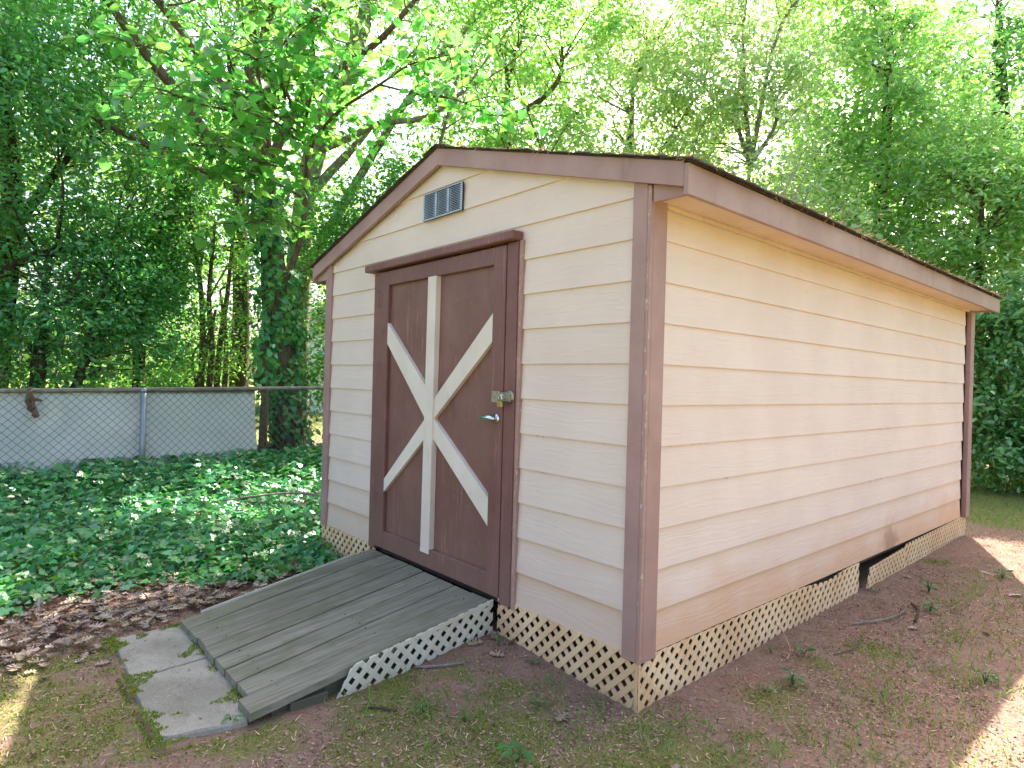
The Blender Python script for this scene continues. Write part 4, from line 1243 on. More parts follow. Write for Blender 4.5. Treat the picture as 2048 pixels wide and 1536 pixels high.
tree('twiggy_shrub', 'pale twiggy tree with many grey bare branches above the right eave',
     [([(-4.9, 9.6, 0.1), (-4.9, 9.5, 1.5), (-4.8, 9.4, 3.2), (-4.6, 9.3, 5.5)], [.13, .11, .08, .03]), ([(-4.9, 9.5, 1.2), (-4.0, 9.3, 2.8), (-3.3, 9.1, 3.9)], [.07, .05, .03]), ([(-4.9, 9.5, 1.4), (-5.6, 9.0, 3.0), (-6.0, 8.8, 4.0)], [.06, .05, .03])],
     [(-4.7, 9.3, 5.6, 1.6, 1.6, 1.6), (-3.7, 9.3, 4.1, 1.3, 1.2, 1.2), (-5.3, 9.0, 3.8, 1.3, 1.2, 1.2), (-4.4, 8.9, 2.6, 1.4, 1.2, 1.0), (-4.4, 9.5, 7.2, 1.2, 1.2, 0.9), (-5.0, 9.9, 8.6, 1.2, 1.2, 1.0), (-5.2, 10.2, 9.9, 1.6, 1.4, 1.0), (-3.7, 10.9, 9.6, 1.3, 1.3, 1.0)],
     860, 22, 0.21, 0.105, T_OVAL, M['l_pale'], M['twig'], 43, dense=1.15, zmin=0.6, twigs=330, twig_r=0.014)
tree('bright_tree', 'bright yellow-green tree in the upper right behind the shed',
     [([(-3.2, 12.0, 0.1), (-3.2, 12.0, 3.0), (-3.1, 11.9, 5.5), (-3.0, 11.8, 8.5)], [.18, .16, .12, .04])],
     [(-3.2, 11.9, 7.2, 1.8, 1.8, 1.7), (-2.6, 11.6, 5.3, 1.5, 1.4, 1.2), (-4.2, 11.6, 5.6, 1.3, 1.3, 1.2), (-3.4, 11.2, 3.4, 1.7, 1.4, 1.3), (-4.0, 12.3, 9.0, 1.5, 1.5, 1.2)],
     740, 24, 0.24, 0.135, T_OVAL, M['l_yell'], M['bark'], 44, dense=1.25, zmin=0.6, twigs=120)
tree('tall_tree', 'tall blue-green tree with sky gaps at the top right corner',
     [([(-1.6, 15.6, 0.1), (-1.7, 15.6, 4.0), (-1.9, 15.5, 7.5), (-2.0, 15.4, 10.5)], [.25, .2, .15, .05]), ([(-1.8, 15.5, 6.0), (-1.0, 15.4, 7.4), (-0.4, 15.2, 8.6)], [.1, .07, .04])],
     [(-2.0, 15.3, 9.4, 1.9, 1.8, 1.6), (-0.5, 15.2, 8.2, 1.5, 1.4, 1.1), (-2.3, 15.0, 6.4, 1.5, 1.3, 1.1), (-0.6, 15.4, 5.6, 1.5, 1.3, 1.2), (-3.6, 15.6, 8.2, 1.3, 1.3, 1.2)],
     430, 22, 0.25, 0.135, T_OVAL, M['l_right'], M['bark_dark'], 45, dense=1.5, zmin=2.5, twigs=110)
tree('yellow_shrub', 'sunlit yellow-green bushy tree at the right edge above the eave end',
     [([(-1.2, 10.9, 0.1), (-1.2, 10.9, 1.6), (-1.2, 10.8, 3.2), (-1.2, 10.8, 4.6)], [.12, .1, .07, .03])],
     [(-1.2, 10.7, 4.2, 1.3, 1.2, 1.1), (-0.3, 11.0, 3.2, 1.2, 1.1, 1.1), (-2.2, 10.7, 3.2, 1.2, 1.1, 1.2), (-1.6, 10.9, 5.3, 1.0, 1.0, 0.8), (-0.4, 11.3, 4.9, 1.0, 1.0, 0.9)],
     560, 26, 0.2, 0.105, T_OVAL, M['l_yell'], M['bark'], 46, dense=1.3, zmin=0.5, twigs=120)
tree('broad_leaf_shrub', 'dark broad-leaved shrub standing on the ground beyond the shed back corner',
     [([(-0.6, 9.3, 0.1), (-0.6, 9.3, 0.9), (-0.7, 9.2, 1.8)], [.05, .04, .02]), ([(-0.3, 9.2, 0.1), (-0.1, 9.1, 0.9), (0.1, 9.0, 1.7)], [.04, .03, .02])],
     [(-0.7, 9.0, 1.1, 0.9, 0.8, 1.0), (0.2, 9.2, 0.9, 0.9, 0.8, 0.9), (-0.5, 9.3, 2.2, 0.9, 0.8, 0.7), (-0.2, 8.7, 0.35, 0.9, 0.6, 0.5)],
     520, 20, 0.17, 0.105, T_OVAL, M['l_right'], M['bark'], 47, dense=1.3, cat='shrub', zmin=0.02, twigs=150, shell=0.4, droop=0.5)
tree('leggy_shrub', 'leggy shrub with arching pale stems right of the shed back corner',
     [([(0.9, 9.6, 0.1), (0.8, 9.5, 1.2), (0.5, 9.3, 2.4), (0.2, 9.0, 3.0)], [.04, .035, .025, .012]), ([(-1.2, 9.9, 0.1), (-1.1, 9.7, 1.2), (-0.8, 9.4, 2.4)], [.04, .03, .015])],
     [(0.9, 9.5, 1.2, 1.0, 0.9, 1.1), (0.5, 9.6, 2.4, 1.0, 0.9, 0.8), (-1.5, 9.8, 1.6, 0.9, 0.8, 1.1), (2.0, 9.6, 1.3, 1.0, 0.9, 1.2)],
     520, 20, 0.18, 0.09, T_OVAL, M['l_right'], M['twig'], 48, dense=1.4, cat='shrub', zmin=0.05, twigs=170, shell=0.4, droop=0.45)

# leafless shrub with pale arching twigs
rng = np.random.default_rng(55)
ds = empty('bare_shrub', (-4.3, 8.3, float(gz(-4.3, 8.3))), 'leafless shrub of pale grey arching twigs just above the right eave', 'shrub')
tw = MB()
for i in range(26):
    a = np.array((-4.3, 8.3, -0.2)) + rng.normal(0, 0.12, 3) * np.array((1, 1, 0))
    e = np.array((rng.uniform(-5.0, -2.6), rng.uniform(7.4, 8.3), rng.uniform(3.4, 5.0)))
    mid = (a + e) / 2 + np.array((-0.25, 0, 0.5)) + rng.normal(0, 0.15, 3)
    q = catmull([a, mid, e], 6)
    tw.tube(q, list(np.linspace(0.016, 0.005, len(q))), 5, cap=False)
    for k in range(22):
        p = q[int(rng.integers(5, len(q)))]
        d = (e - mid) / np.linalg.norm(e - mid) + rng.normal(0, 0.55, 3)
        d /= np.linalg.norm(d)
        ln = rng.uniform(0.25, 0.8)
        tw.tube([p, p + d * ln * 0.5 + rng.normal(0, 0.03, 3), p + d * ln + np.array((0, 0, -0.1 * ln))], [0.004, 0.003, 0.0015], 3, cap=False)
tw.build('twigs', M['twig_pale'], ds)['kind'] = 'stuff'

# far woodland that reads as one mass
rng = np.random.default_rng(60)
n = 1900
th = rng.uniform(R(55), R(205), n)
rad = rng.uniform(19, 26, n)
hz = rng.uniform(0.0, 1, n) ** 0.9 * (7.5 + 4 * vnoise(th * 9, th * 0 + 3))
Cw = np.stack([np.cos(th) * rad * 1.0 - 1.0, np.sin(th) * rad, hz], 1)
m_ = 34
P = np.repeat(Cw, m_, 0) + rng.normal(size=(n * m_, 3)) * 0.75
P = P[P[:, 2] > 0.0]
D, U = orient(rng, len(P), None, 0.2, 0.5)
fwd = leaves('far_wood', P, D, U, 0.27 * rng.uniform(0.6, 1.3, len(P)), T_SIMPLE, M['l_far'])
tag(fwd, 'mass of sunlit distant trees beyond the gardens', 'woodland', None, 'stuff')

# ------------------------------------------------------------------ redbud sapling with big heart leaves
rng = np.random.default_rng(70)
C_trunk = [(-6.39, 0.71, 0.2), (-6.38, 0.72, 1.01), (-6.41, 0.69, 1.48), (-6.34, 0.78, 1.86), (-6.14, 0.86, 2.35), (-5.93, 0.94, 2.83), (-5.8, 0.94, 3.3), (-5.7, 0.91, 3.81)]
C_l = [(-5.7, 0.91, 3.81), (-5.55, 0.78, 3.97), (-5.36, 0.55, 4.24), (-5.08, 0.25, 4.32), (-4.83, -0.07, 4.32), (-4.63, -0.44, 4.2)]
C_r = [(-5.7, 0.91, 3.81), (-5.43, 0.91, 3.97), (-4.98, 0.97, 4.14), (-4.34, 1.1, 4.25), (-3.87, 1.18, 4.32), (-3.36, 1.3, 4.27)]
C_m = [(-5.8, 0.94, 3.3), (-5.61, 0.56, 3.35), (-5.43, 0.16, 3.38), (-5.25, -0.25, 3.19), (-5.01, -0.58, 3.15)]
C_n = [(-5.7, 0.91, 3.81), (-5.3, 0.45, 3.9), (-4.95, 0.0, 3.8), (-4.7, -0.5, 3.65), (-4.5, -0.95, 3.6)]
C_o = [(-5.55, 0.78, 3.97), (-5.2, 0.75, 4.5), (-4.8, 0.55, 4.75), (-4.4, 0.3, 4.8)]
C_p = [(-5.57, 0.76, 3.97), (-5.5, 0.38, 4.12), (-5.45, -0.16, 4.2), (-5.46, -0.64, 4.35), (-5.44, -1.07, 4.33)]
C_q = [(-4.34, 1.1, 4.25), (-3.8, 1.26, 4.02), (-3.4, 1.41, 3.89), (-3.02, 1.54, 3.66)]
C_s = [(-5.39, 0.51, 4.24), (-5.14, 0.34, 4.58), (-4.71, 0.38, 4.74), (-4.25, 0.6, 4.79)]
C_t = [(-5.74, 0.87, 3.68), (-5.49, 0.39, 3.51), (-5.36, -0.07, 3.52), (-5.31, -0.47, 3.45), (-5.2, -0.8, 3.29)]
C_v = [(-5.93, 0.94, 2.83), (-5.7, 0.6, 3.03), (-5.45, 0.28, 2.87), (-5.31, -0.02, 2.73)]
C_u = [(-5.7, 0.91, 3.81), (-5.75, 0.7, 4.4), (-5.7, 0.5, 4.9), (-5.5, 0.2, 5.2)]
red = empty('redbud_sapling', (-6.39, 0.71, float(gz(-6.39, 0.71))), 'slender forked sapling with large bright heart-shaped leaves in front of the trees', 'tree')
pr = random.Random(70)
sprays = []
for i, (pts, rad) in enumerate(((([(-6.39, 0.71, -0.25)] + C_trunk), [.06, .055, .05, .048, .045, .042, .038, .034, .03]), (C_l, [.026, .022, .018, .014, .01, .006]), (C_r, [.026, .022, .018, .014, .01, .006]), (C_m, [.02, .016, .012, .009, .005]), (C_u, [.02, .016, .012, .006]), (C_n, [.02, .016, .012, .009, .005]), (C_o, [.018, .014, .01, .006]), (C_p, [.018, .014, .01, .008, .005]), (C_q, [.012, .01, .008, .005]), (C_s, [.014, .011, .008, .005]), (C_t, [.014, .012, .01, .008, .005]), (C_v, [.012, .01, .008, .005]))):
    sp = catmull(pts, 4)
    rr_ = np.interp(np.linspace(0, 1, len(sp)), np.linspace(0, 1, len(rad)), rad)
    MB().tube(sp, list(rr_), 8, 0.06, pr).build('trunk' if i == 0 else 'branch', M['bark'], red, True)
    if i:
        for p in sp[3:]:
            for q in range(2):
                sprays.append(p)
LC, LD = [], []
tw = MB()
for p in sprays:
    d = rng.normal(size=3) * np.array((1, 1, 0.35)); d /= np.linalg.norm(d)
    ln = rng.uniform(0.35, 0.95)
    e = p + d * ln + np.array((0, 0, -0.12 * ln + rng.uniform(-0.1, 0.15)))
    q = catmull([p, (p + e) / 2 + np.array((0, 0, 0.08)), e], 4)
    tw.tube(q, list(np.linspace(0.006, 0.002, len(q))), 4, cap=False)
    for k in range(int(rng.integers(5, 10))):
        t = rng.uniform(0.15, 1.0)
        c = q[min(int(t * (len(q) - 1)), len(q) - 1)] + rng.normal(0, 0.05, 3)
        LC.append(c); LD.append(d)
tw.build('twigs', M['bark'], red)['kind'] = 'stuff'
LC = np.array(LC); LD = np.array(LD)
D, U = orient(rng, len(LC), LD * 0.6, 0.45, 0.75)
S = rng.uniform(0.075, 0.14, len(LC))
dep = (LC - CAM) @ FW
order = np.argsort(-(S / dep))
a, b = order[:290], order[290:]
leaf_parts(LC[a], D[a], U[a], S[a], T_HEART, 'redbud_leaf', M['l_redbud'], red)
leaves('crown', LC[b], D[b], U[b], S[b], T_HEART, M['l_redbud'], red)['kind'] = 'stuff'

# ------------------------------------------------------------------ ivy on the trunks and over the ground
def climb(name, label, pts, rads, z0, z1, n, seed, spread=0.13):
    rng = np.random.default_rng(seed)
    sp = np.array(catmull(pts, 6)); rr_ = np.interp(np.linspace(0, 1, len(sp)), np.linspace(0, 1, len(rads)), rads)
    zt = rng.uniform(z0, z1, n * 2)
    ang = rng.uniform(0, 2 * np.pi, n * 2)
    dens = fbm(ang * 1.6 + 3, zt * 2.2 + 5, 3)
    k = dens > 0.40
    zt, ang = zt[k][:n], ang[k][:n]
    px = np.interp(zt, sp[:, 2], sp[:, 0]); py = np.interp(zt, sp[:, 2], sp[:, 1]); pr_ = np.interp(zt, sp[:, 2], rr_)
    o = np.stack([np.cos(ang), np.sin(ang), 0 * ang], 1)
    off = pr_ + np.abs(rng.normal(0, spread, len(zt))) + 0.02
    C = np.stack([px, py, zt], 1) + o * off[:, None]
    D = rng.normal(size=C.shape) * 0.6 + np.array((0, 0, -0.9)) + o * 0.3
    D /= np.linalg.norm(D, axis=1, keepdims=True)
    U = o + rng.normal(size=C.shape) * 0.35 + np.array((0, 0, 0.35)); U -= D * (U * D).sum(1, keepdims=True); U /= np.linalg.norm(U, axis=1, keepdims=True)
    t = empty(name, (pts[0][0], pts[0][1], float(gz(pts[0][0], pts[0][1]))), label, 'ivy')
    Sz = rng.uniform(0.05, 0.10, len(C)); yg = rng.random(len(C)) < 0.35
    leaves('leaves', C[~yg], D[~yg], U[~yg], Sz[~yg], T_IVY, M['l_ivy'], t)['kind'] = 'stuff'
    leaves('young_leaves', C[yg], D[yg], U[yg], Sz[yg], T_IVY, M['l_ivy_young'], t)['kind'] = 'stuff'
    st = MB()
    for s in range(4):
        a0 = rng.uniform(0, 6.28)
        q = []
        for z in np.linspace(max(z0, 0.0), z1 * 0.9, 14):
            aa = a0 + 0.5 * math.sin(z * 1.3 + s)
            r_ = np.interp(z, sp[:, 2], rr_) + 0.012
            q.append((np.interp(z, sp[:, 2], sp[:, 0]) + r_ * math.cos(aa), np.interp(z, sp[:, 2], sp[:, 1]) + r_ * math.sin(aa), z))
        st.tube(q, 0.012, 5, cap=False)
    st.build('stems', M['bark'], t)
climb('climbing_ivy', 'thick ivy climbing the brown trunk of the tall tree', A_trunk, [.23, .21, .19, .175, .16, .14, .135, .12, .105, .09, .06], 0.0, 3.9, 2600, 81)
climb('climbing_ivy', 'thin sleeve of ivy on the leaning sapling trunk', C_trunk, [.055, .05, .048, .045, .042, .038, .034, .03], 1.0, 2.5, 420, 82, 0.07)

# ground ivy
rng = np.random.default_rng(90)
n = 90000
x = rng.uniform(-8.2, -2.3, n); y = rng.uniform(-3.2, 4.5, n)
dE = ivy_edge(y) - x                                    # >0 inside
patch = fbm(x * 2.3, y * 2.3, 3)
pk = np.clip(sstep(-0.1, 0.35, dE + (patch - 0.5) * 1.0), 0, 1)
pk *= 0.55 + 0.9 * patch
lattice_spill = (x > -3.1) & (x < -2.35) & (y > -0.45) & (y < -0.02) & (patch > 0.36)
pk = np.where(lattice_spill, 1.0, pk)
shed_in = (x > -W - 0.03) & (y > -0.03)
ramp_in = (x > -2.28) & (y > -1.3)
beyond = x < -6.3
keep = (rng.random(n) < pk * np.where(beyond, 0.35, 0.62)) & ~shed_in & ~ramp_in
x, y, dE = x[keep], y[keep], dE[keep]
thick = 0.05 + 0.10 * sstep(0.0, 0.7, dE) + 0.22 * sstep(1.8, 3.1, dE) * (1 - sstep(-6.1, -6.6, x)) 
bump = 0.06 * (fbm(x * 3.1 + 7, y * 3.1 + 1, 3) - 0.5) * sstep(0, 0.6, dE)
z = gz(x, y) + thick * np.sqrt(rng.random(len(x))) + bump + 0.012
C = np.stack([x, y, np.maximum(z, gz(x, y) + 0.012)], 1)
D = rng.normal(size=C.shape) * np.array((1, 1, 0.25)); D[:, 2] -= 0.28; D[:, 0] += 0.25; D /= np.linalg.norm(D, axis=1, keepdims=True)
U = rng.normal(size=C.shape) * 0.36 + np.array((0.15, -0.12, 0.8)); U -= D * (U * D).sum(1, keepdims=True); U /= np.linalg.norm(U, axis=1, keepdims=True)
S = rng.uniform(0.035, 0.088, len(C)) * rng.choice([0.75, 1.0, 1.15], len(C))
young = (rng.random(len(C)) < np.where(dE < 0.35, 0.45, 0.06))
ivy = empty('ground_ivy', (-4.2, -0.6, float(gz(-4.2, -0.6))), 'carpet of glossy green ivy covering the ground left of the shed', 'ivy', None, 'stuff')
dep = (C - CAM) @ FW
lat = (C - CAM) @ np.array(rt)
vis = (np.abs(lat / dep) < 0.83) & (C[:, 2] > gz(x, y) + 0.05) & (dE < 1.6)
sc = np.where(vis, S / dep, 0)
order = np.argsort(-sc)
pa = order[:300]
rest = np.ones(len(C), bool); rest[pa] = False
ya = pa[young[pa]]; oa = pa[~young[pa]]
leaf_parts(C[oa], D[oa], U[oa], S[oa], T_IVY, 'ivy_leaf', M['l_ivy'], ivy)
leaf_parts(C[ya], D[ya], U[ya], S[ya], T_IVY, 'young_ivy_leaf', M['l_ivy_young'], ivy)
k1 = rest & ~young; k2 = rest & young
leaves('leaf_mass', C[k1], D[k1], U[k1], S[k1], T_IVY, M['l_ivy'], ivy)['kind'] = 'stuff'
leaves('young_leaf_mass', C[k2], D[k2], U[k2], S[k2], T_IVY, M['l_ivy_young'], ivy)['kind'] = 'stuff'

# ------------------------------------------------------------------ leaf litter
def on_paver(x, y):
    return (x > -2.1) & (x < -0.9) & (y < -1.12) & (y > -1.6)
def blocked(x, y):
    return ((x > -W) & (x < 0.02) & (y > -0.02) & (y < L + 0.02)) | ((x > -2.25) & (x < -0.86) & (y > -1.29) & (y < 0.02))
rng = np.random.default_rng(100)
n = 26000
x = rng.uniform(-4.2, 1.2, n); y = rng.uniform(-2.7, 4.6, n)
dE = x - ivy_edge(y)
w = sstep(-0.5, -0.05, dE) * sstep(1.02, 0.45, dE + 0.25 * (fbm(x * 2, y * 2, 3) - 0.5)) * (y < 0.0) * 0.9
w = np.maximum(w, 0.11 * np.exp(-((x + 0.86) / 0.12) ** 2 - ((y + 0.1) / 0.12) ** 2) * 4)
w = np.maximum(w, 0.004)
keep = (rng.random(n) < w) & ~blocked(x, y) & ~(on_paver(x, y) & (rng.random(n) > 0.08))
x, y, w = x[keep], y[keep], w[keep]
z = gz(x, y) + 0.006 + np.where(w > 0.2, 0.035, 0.004) * rng.random(len(x))
z = np.where(on_paver(x, y), -0.180, z)
C = np.stack([x, y, z], 1)
D = rng.normal(size=C.shape) * np.array((1, 1, 0.12)); D /= np.linalg.norm(D, axis=1, keepdims=True)
U = rng.normal(size=C.shape) * 0.3 + np.array((0, 0, 0.9)); U -= D * (U * D).sum(1, keepdims=True); U /= np.linalg.norm(U, axis=1, keepdims=True)
S = rng.uniform(0.035, 0.095, len(C))
litter = empty('leaf_litter', (-2.5, -1.2, float(gz(-2.5, -1.2))), 'brown dead oak leaves lying between the ivy and the ramp', 'leaf litter', None, 'stuff')
dep = (C - CAM) @ FW; lat = (C - CAM) @ np.array(rt)
sc = np.where(np.abs(lat / dep) < 0.82, S / dep, 0)
pa = np.argsort(-sc)[:280]
rest = np.ones(len(C), bool); rest[pa] = False
leaf_parts(C[pa], D[pa], U[pa], S[pa], T_OAK, 'dead_oak_leaf', M['l_dead'], litter)
leaves('leaf_mass', C[rest], D[rest], U[rest], S[rest], T_OAK, M['l_dead'], litter)['kind'] = 'stuff'

# fine debris: needles, straw, bits of bark
rng = np.random.default_rng(110)
n = 42000
x = rng.uniform(-3.2, 1.6, n); y = rng.uniform(-2.6, 5.5, n)
keep = ~blocked(x, y) & (rng.random(n) < 0.35 + 0.65 * sstep(0.4, 0.6, fbm(x * 3, y * 3, 3))) & ~(on_paver(x, y) & (rng.random(n) > 0.15))
x, y = x[keep], y[keep]
z = gz(x, y) + 0.004 + 0.004 * rng.random(len(x)); z = np.where(on_paver(x, y), -0.183, z)
C = np.stack([x, y, z], 1)
D = rng.normal(size=C.shape) * np.array((1, 1, 0.15)); D /= np.linalg.norm(D, axis=1, keepdims=True)
U = rng.normal(size=C.shape) * 0.2 + np.array((0, 0, 1.0)); U -= D * (U * D).sum(1, keepdims=True); U /= np.linalg.norm(U, axis=1, keepdims=True)
T_STRAW = (np.array([(0, .05, 0), (1, .03, 0.02), (1, -.03, 0.02), (0, -.05, 0)]), np.array([(0, 3, 2), (0, 2, 1)]))
M['l_straw'] = leafmat('ground_straw', (0.46, 0.32, 0.225), (0.12, 0.08, 0.05), 0.02, 0.6, 1.3, 0.02, 0.05)
tag(leaves('ground_debris', C, D, U, rng.uniform(0.008, 0.034, len(C)), T_STRAW, M['l_straw']), 'scattered dry needles and straw on the bare soil', 'debris', None, 'stuff')

# crumbs of broken leaves and bark
rng = np.random.default_rng(115)
n = 150000
x = rng.uniform(-3.2, 1.6, n); y = rng.uniform(-2.6, 5.5, n)
keep = ~blocked(x, y) & (rng.random(n) < 0.2 + 0.8 * sstep(0.42, 0.62, fbm(x * 2.4 + 8, y * 2.4, 3))) & ~(on_paver(x, y) & (rng.random(n) > 0.06))
x, y = x[keep], y[keep]
z = gz(x, y) + 0.003 + 0.005 * rng.random(len(x)); z = np.where(on_paver(x, y), -0.184, z)
C = np.stack([x, y, z], 1)
D = rng.normal(size=C.shape) * np.array((1, 1, 0.3)); D /= np.linalg.norm(D, axis=1, keepdims=True)
U = rng.normal(size=C.shape) * 0.4 + np.array((0, 0, 0.9)); U -= D * (U * D).sum(1, keepdims=True); U /= np.linalg.norm(U, axis=1, keepdims=True)
M['l_crumb'] = leafmat('leaf_crumbs', (0.32, 0.195, 0.14), (0.1, 0.05, 0.03), 0.02, 0.6, 1.4, 0.025, 0.08)
tag(leaves('soil_crumbs', C, D, U, rng.uniform(0.005, 0.018, len(C)), T_SIMPLE, M['l_crumb']), 'fine crumbs of broken brown leaves over the soil', 'debris', None, 'stuff')

# moss tufts
rng = np.random.default_rng(120)
n = 420000
x = rng.uniform(-2.6, 1.4, n); y = rng.uniform(-2.4, 4.2, n)
fine = sstep(0.42, 0.60, fbm(x * 11 + 5, y * 11 + 2, 3))
keep = (rng.random(n) < moss_w(x, y) ** 1.2 * (0.15 + 0.75 * fine)) & ~blocked(x, y) & ~on_paver(x, y)
x, y = x[keep], y[keep]
# moss creeping over the paver edges
m2 = 26000
px = rng.uniform(-2.12, -0.88, m2); py = rng.uniform(-1.62, -1.1, m2)
ed = np.minimum(np.minimum(py + 1.60, -1.22 - py + 0.02 * 0), np.minimum(px + 2.1, -0.9 - px))
ed = np.minimum(ed, np.abs(px + 1.56) * 2.5 + 0.075)
kk = (fbm(px * 9, py * 9, 3) > 0.475 + 2.9 * np.clip(ed, 0, 1)) & ~((px > -2.25) & (py > -1.28) & (px > -2.05) & (py > -1.245))
px, py = px[kk], py[kk]
x = np.concatenate([x, px]); y = np.concatenate([y, py])
z = np.where(on_paver(x, y), -0.189, gz(x, y) - 0.001)
C = np.stack([x, y, z], 1)
D = rng.normal(size=C.shape) * 0.55 + np.array((0, 0, 0.8)); D /= np.linalg.norm(D, axis=1, keepdims=True)
U = rng.normal(size=C.shape); U -= D * (U * D).sum(1, keepdims=True); U /= np.linalg.norm(U, axis=1, keepdims=True)
tag(leaves('moss', C, D, U, rng.uniform(0.006, 0.014, len(C)), T_SIMPLE, M['l_moss']), 'low green moss growing in patches on the soil and paver edges', 'moss', None, 'stuff')

# grass
rng = np.random.default_rng(130)
n = 110000
x = rng.uniform(-2.4, 1.8, n); y = rng.uniform(-2.4, 9.2, n)
g = fbm(x * 2.6 + 11, y * 2.6 + 4, 3)
w = sstep(0.48, 0.64, g) * 0.42 * np.where(x > 0, sstep(0.25, 0.6, x), sstep(-0.1, -0.4, y) * sstep(-1.8, -0.6, x))
w = np.maximum(w, 0.35 * sstep(5.2, 6.0, y) * sstep(8.8, 8.0, y))
for (tx, ty, r) in ((-0.35, -0.14, 0.11), (-0.18, -0.06, 0.1), (-0.1, -0.2, 0.1), (-0.5, -0.5, 0.1), (0.75, 0.9, 0.2), (0.8, 1.5, 0.2), (0.55, 0.4, 0.15), (0.85, 0.45, 0.15), (-0.28, -0.2, 0.12), (-0.05, -0.35, 0.14), (0.12, -0.12, 0.14), (0.2, 0.1, 0.12), (-0.35, -0.75, 0.14), (-0.7, -0.95, 0.1), (0.45, 0.15, 0.14), (0.6, 1.0, 0.14), (0.7, 1.9, 0.2), (0.5, 1.4, 0.12)):
    w = np.maximum(w, 0.75 * np.exp(-((x - tx) ** 2 + (y - ty) ** 2) / (r * r)))
keep = (rng.random(n) < w) & ~blocked(x, y) & ~on_paver(x, y)
x, y = x[keep], y[keep]
C = np.stack([x, y, gz(x, y) - 0.003], 1)
D = rng.normal(size=C.shape) * 0.6 + np.array((0, 0, 0.75)); D[:, 2] = np.abs(D[:, 2]); D /= np.linalg.norm(D, axis=1, keepdims=True)
U = rng.normal(size=C.shape); U -= D * (U * D).sum(1, keepdims=True); U /= np.linalg.norm(U, axis=1, keepdims=True)
T_BLADE = (np.array([(0, .035, 0), (0, -.035, 0), (.55, -.028, .06), (.55, .028, .06), (1, 0, -.08)]), np.array([(0, 1, 2), (0, 2, 3), (3, 2, 4)]))
tag(leaves('grass', C, D, U, rng.uniform(0.025, 0.085, len(C)), T_BLADE, M['l_grass']), 'thin grass blades scattered over the mossy soil', 'grass', None, 'stuff')

# ------------------------------------------------------------------ weeds and twigs
def weed(label, x, y, n, size, h, seed, name='weed'):
    rng = np.random.default_rng(seed)
    zg = float(gz(x, y))
    t = empty(name, (x, y, zg), label, 'weed', 'weeds on the bare soil')
    st = MB()
    C, D, U = [], [], []
    for i in range(n):
        a = i * 2.4 + rng.uniform(-0.4, 0.4)
        hh = h * rng.uniform(0.4, 1.0)
        tip = np.array((x + math.cos(a) * size * 0.35, y + math.sin(a) * size * 0.35, zg + hh))
        st.tube([(x, y, zg - 0.01), tuple((np.array((x, y, zg)) + tip) / 2 + np.array((0, 0, hh * 0.2))), tuple(tip)], 0.0016, 4, cap=False)
        d = np.array((math.cos(a), math.sin(a), rng.uniform(-0.25, 0.35))); d /= np.linalg.norm(d)
        u = np.array((0, 0, 1.0)) + rng.normal(0, 0.2, 3); u -= d * (u @ d); u /= np.linalg.norm(u)
        C.append(tip); D.append(d); U.append(u)
    st.build('stem', M['l_weed'], t)
    leaf_parts(np.array(C), np.array(D), np.array(U), size * rng.uniform(0.7, 1.15, n), T_OVAL, 'weed_leaf', M['l_weed'], t)
weed('largest leafy weed, at the bottom edge of the picture in the moss', -0.066, -0.614, 8, 0.060, 0.05, 1)
weed('upright weed with pointed leaves in the soil right of the largest moss patch', 0.302, 0.772, 9, 0.045, 0.06, 2)
weed('small bright weed just beside the largest moss patch', 0.255, 0.60, 5, 0.038, 0.03, 3)
weed('weed with one bright broad leaf, midway along the shed side', 0.20, 1.114, 5, 0.05, 0.05, 4)
weed('bushy weed farthest along the soil strip beside the shed', 0.30, 2.80, 11, 0.05, 0.08, 5)
weed('two-leaved seedling beneath the gap in the lattice', 0.06, 2.50, 4, 0.045, 0.035, 6)
weed('leafy weed near the fallen twigs on the right', 0.42, 2.384, 9, 0.045, 0.06, 7)
weed('weed in the shade close to the sunlit soil at far right', 0.55, 3.6, 8, 0.05, 0.06, 8)
weed('weed on the sunlit edge of the soil at bottom right', 0.88, 1.50, 9, 0.045, 0.05, 9)
weed('low weed in the moss between the ramp and the near shed corner', -0.298, -0.29, 6, 0.038, 0.03, 10)
weed('round-leaved weed in the moss in front of the ramp lattice', -0.573, -0.691, 5, 0.036, 0.03, 11)
weed('low weed left of the largest weed at the bottom', -0.405, -0.60, 6, 0.034, 0.03, 12)
weed('tiny weed at the inner corner where ramp lattice meets shed lattice', -0.80, -0.09, 5, 0.034, 0.04, 13)
weed('tiny weed at the foot of the front lattice', -0.56, -0.075, 5, 0.032, 0.03, 14)
weed('small weed by the corner of the ramp and the nearer paver', -0.935, -1.335, 5, 0.04, 0.04, 15)
weed('pale weed at the foot of the side lattice', 0.075, 1.02, 5, 0.03, 0.035, 16)

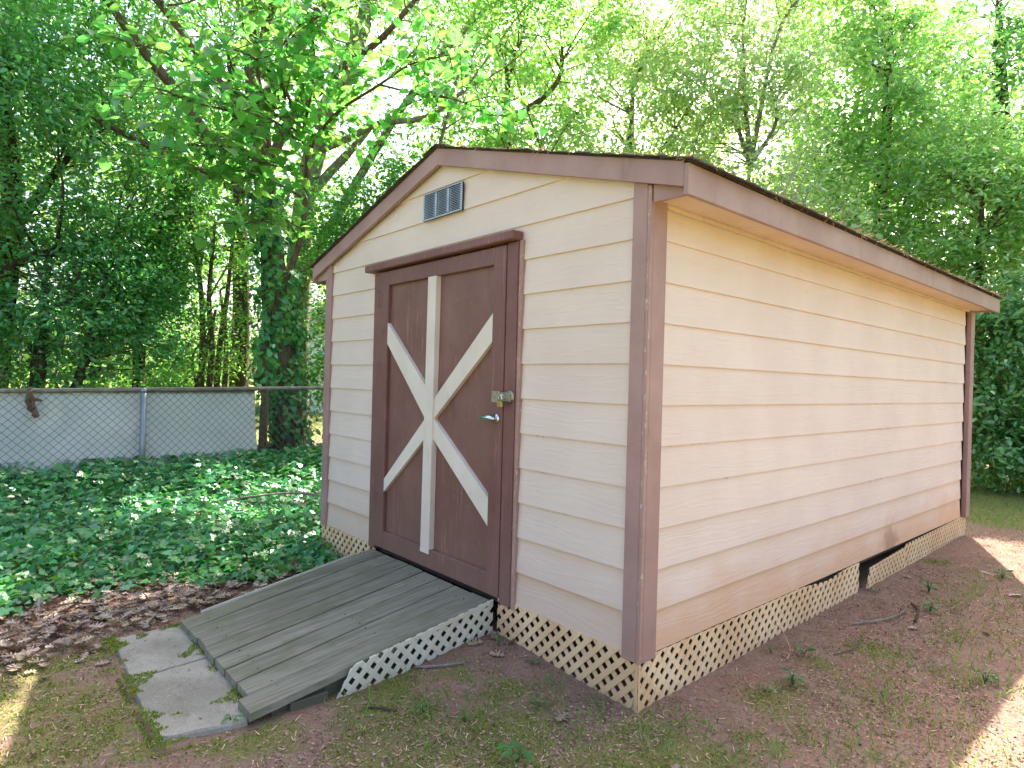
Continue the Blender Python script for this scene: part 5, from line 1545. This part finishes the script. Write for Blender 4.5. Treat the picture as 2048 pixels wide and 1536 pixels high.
def twig(label, pts, r, seed, mname='twig'):
    pr = random.Random(seed)
    P = [(x, y, float(gz(x, y)) + r * 0.8 + 0.003 + dz) for (x, y, dz) in pts]
    o = MB().tube(catmull(P, 4), r, 6, 0.25, pr).build('fallen_twig', M[mname])
    tag(o, label, 'twig', 'fallen twigs')
twig('straight pale twig lying in front of the ramp lattice', [(-0.90, -0.52, 0), (-0.82, -0.43, 0.004), (-0.76, -0.33, 0)], 0.006, 1)
twig('short dark twig on the moss left of centre', [(-0.73, -0.86, 0), (-0.68, -0.82, 0.003), (-0.63, -0.78, 0)], 0.006, 2, 'bark_dark')
twig('dark twig pointing at the camera beside the right-hand weeds', [(0.30, 2.45, 0), (0.38, 2.3, 0.01), (0.42, 2.1, 0)], 0.007, 3, 'bark_dark')
twig('longest pale twig on the soil beside the shed', [(0.20, 1.75, 0), (0.30, 1.95, 0.01), (0.33, 2.15, 0.012), (0.31, 2.3, 0)], 0.006, 4)
twig('thin twig leaning from the side lattice onto the soil', [(0.01, 1.18, 0.09), (0.05, 1.2, 0.05), (0.13, 1.12, 0.004), (0.17, 1.0, 0)], 0.0025, 5, 'straw')
twig('thin brown twig between the moss patches right of the shed corner', [(0.30, 1.25, 0), (0.34, 1.4, 0.006), (0.31, 1.6, 0)], 0.004, 6, 'bark')
twig('twig lying among the dead leaves left of the paver', [(-2.55, -1.75, 0.03), (-2.45, -1.5, 0.03), (-2.42, -1.3, 0.03)], 0.006, 7)

# fallen branch over the ivy
P = catmull([(-3.55, 0.25, 0.12), (-3.75, 0.05, 0.14), (-4.0, -0.15, 0.10), (-4.2, -0.42, 0.05)], 4)
tag(MB().tube(P, list(np.linspace(0.012, 0.007, len(P))), 6, 0.2, random.Random(3)).build('fallen_branch', M['twig']), 'grey fallen branch lying over the ivy beside the shed', 'branch')

# ------------------------------------------------------------------ white house beyond
hs_ = empty('white_house', (-21.0, 10.0, -0.1), 'white house glimpsed beyond the fence just left of the shed', 'house')
MB().box(-24, -18.6, 6.9, 13.5, -0.2, 2.9).build('wall', M['house'], hs_)
MB().prism([(6.6, 2.92), (13.8, 2.92), (10.2, 4.7)], lambda a, z: (-18.2, a, z), lambda a, z: (-24.4, a, z)).build('roof', M['roof'], hs_)
for yy in (8.0, 10.2, 12.3):
    w_ = MB().box(-18.598, -18.56, yy - 0.5, yy + 0.5, 0.9, 2.2, 0.01).build('window', M['house'], hs_)
    for (a, b) in ((-0.43, -0.02), (0.02, 0.43)):
        for (c, d) in ((0.97, 1.53), (1.57, 2.13)):
            MB().box(-18.559, -18.552, yy + a, yy + b, c, d).build('pane', M['glass'], w_)
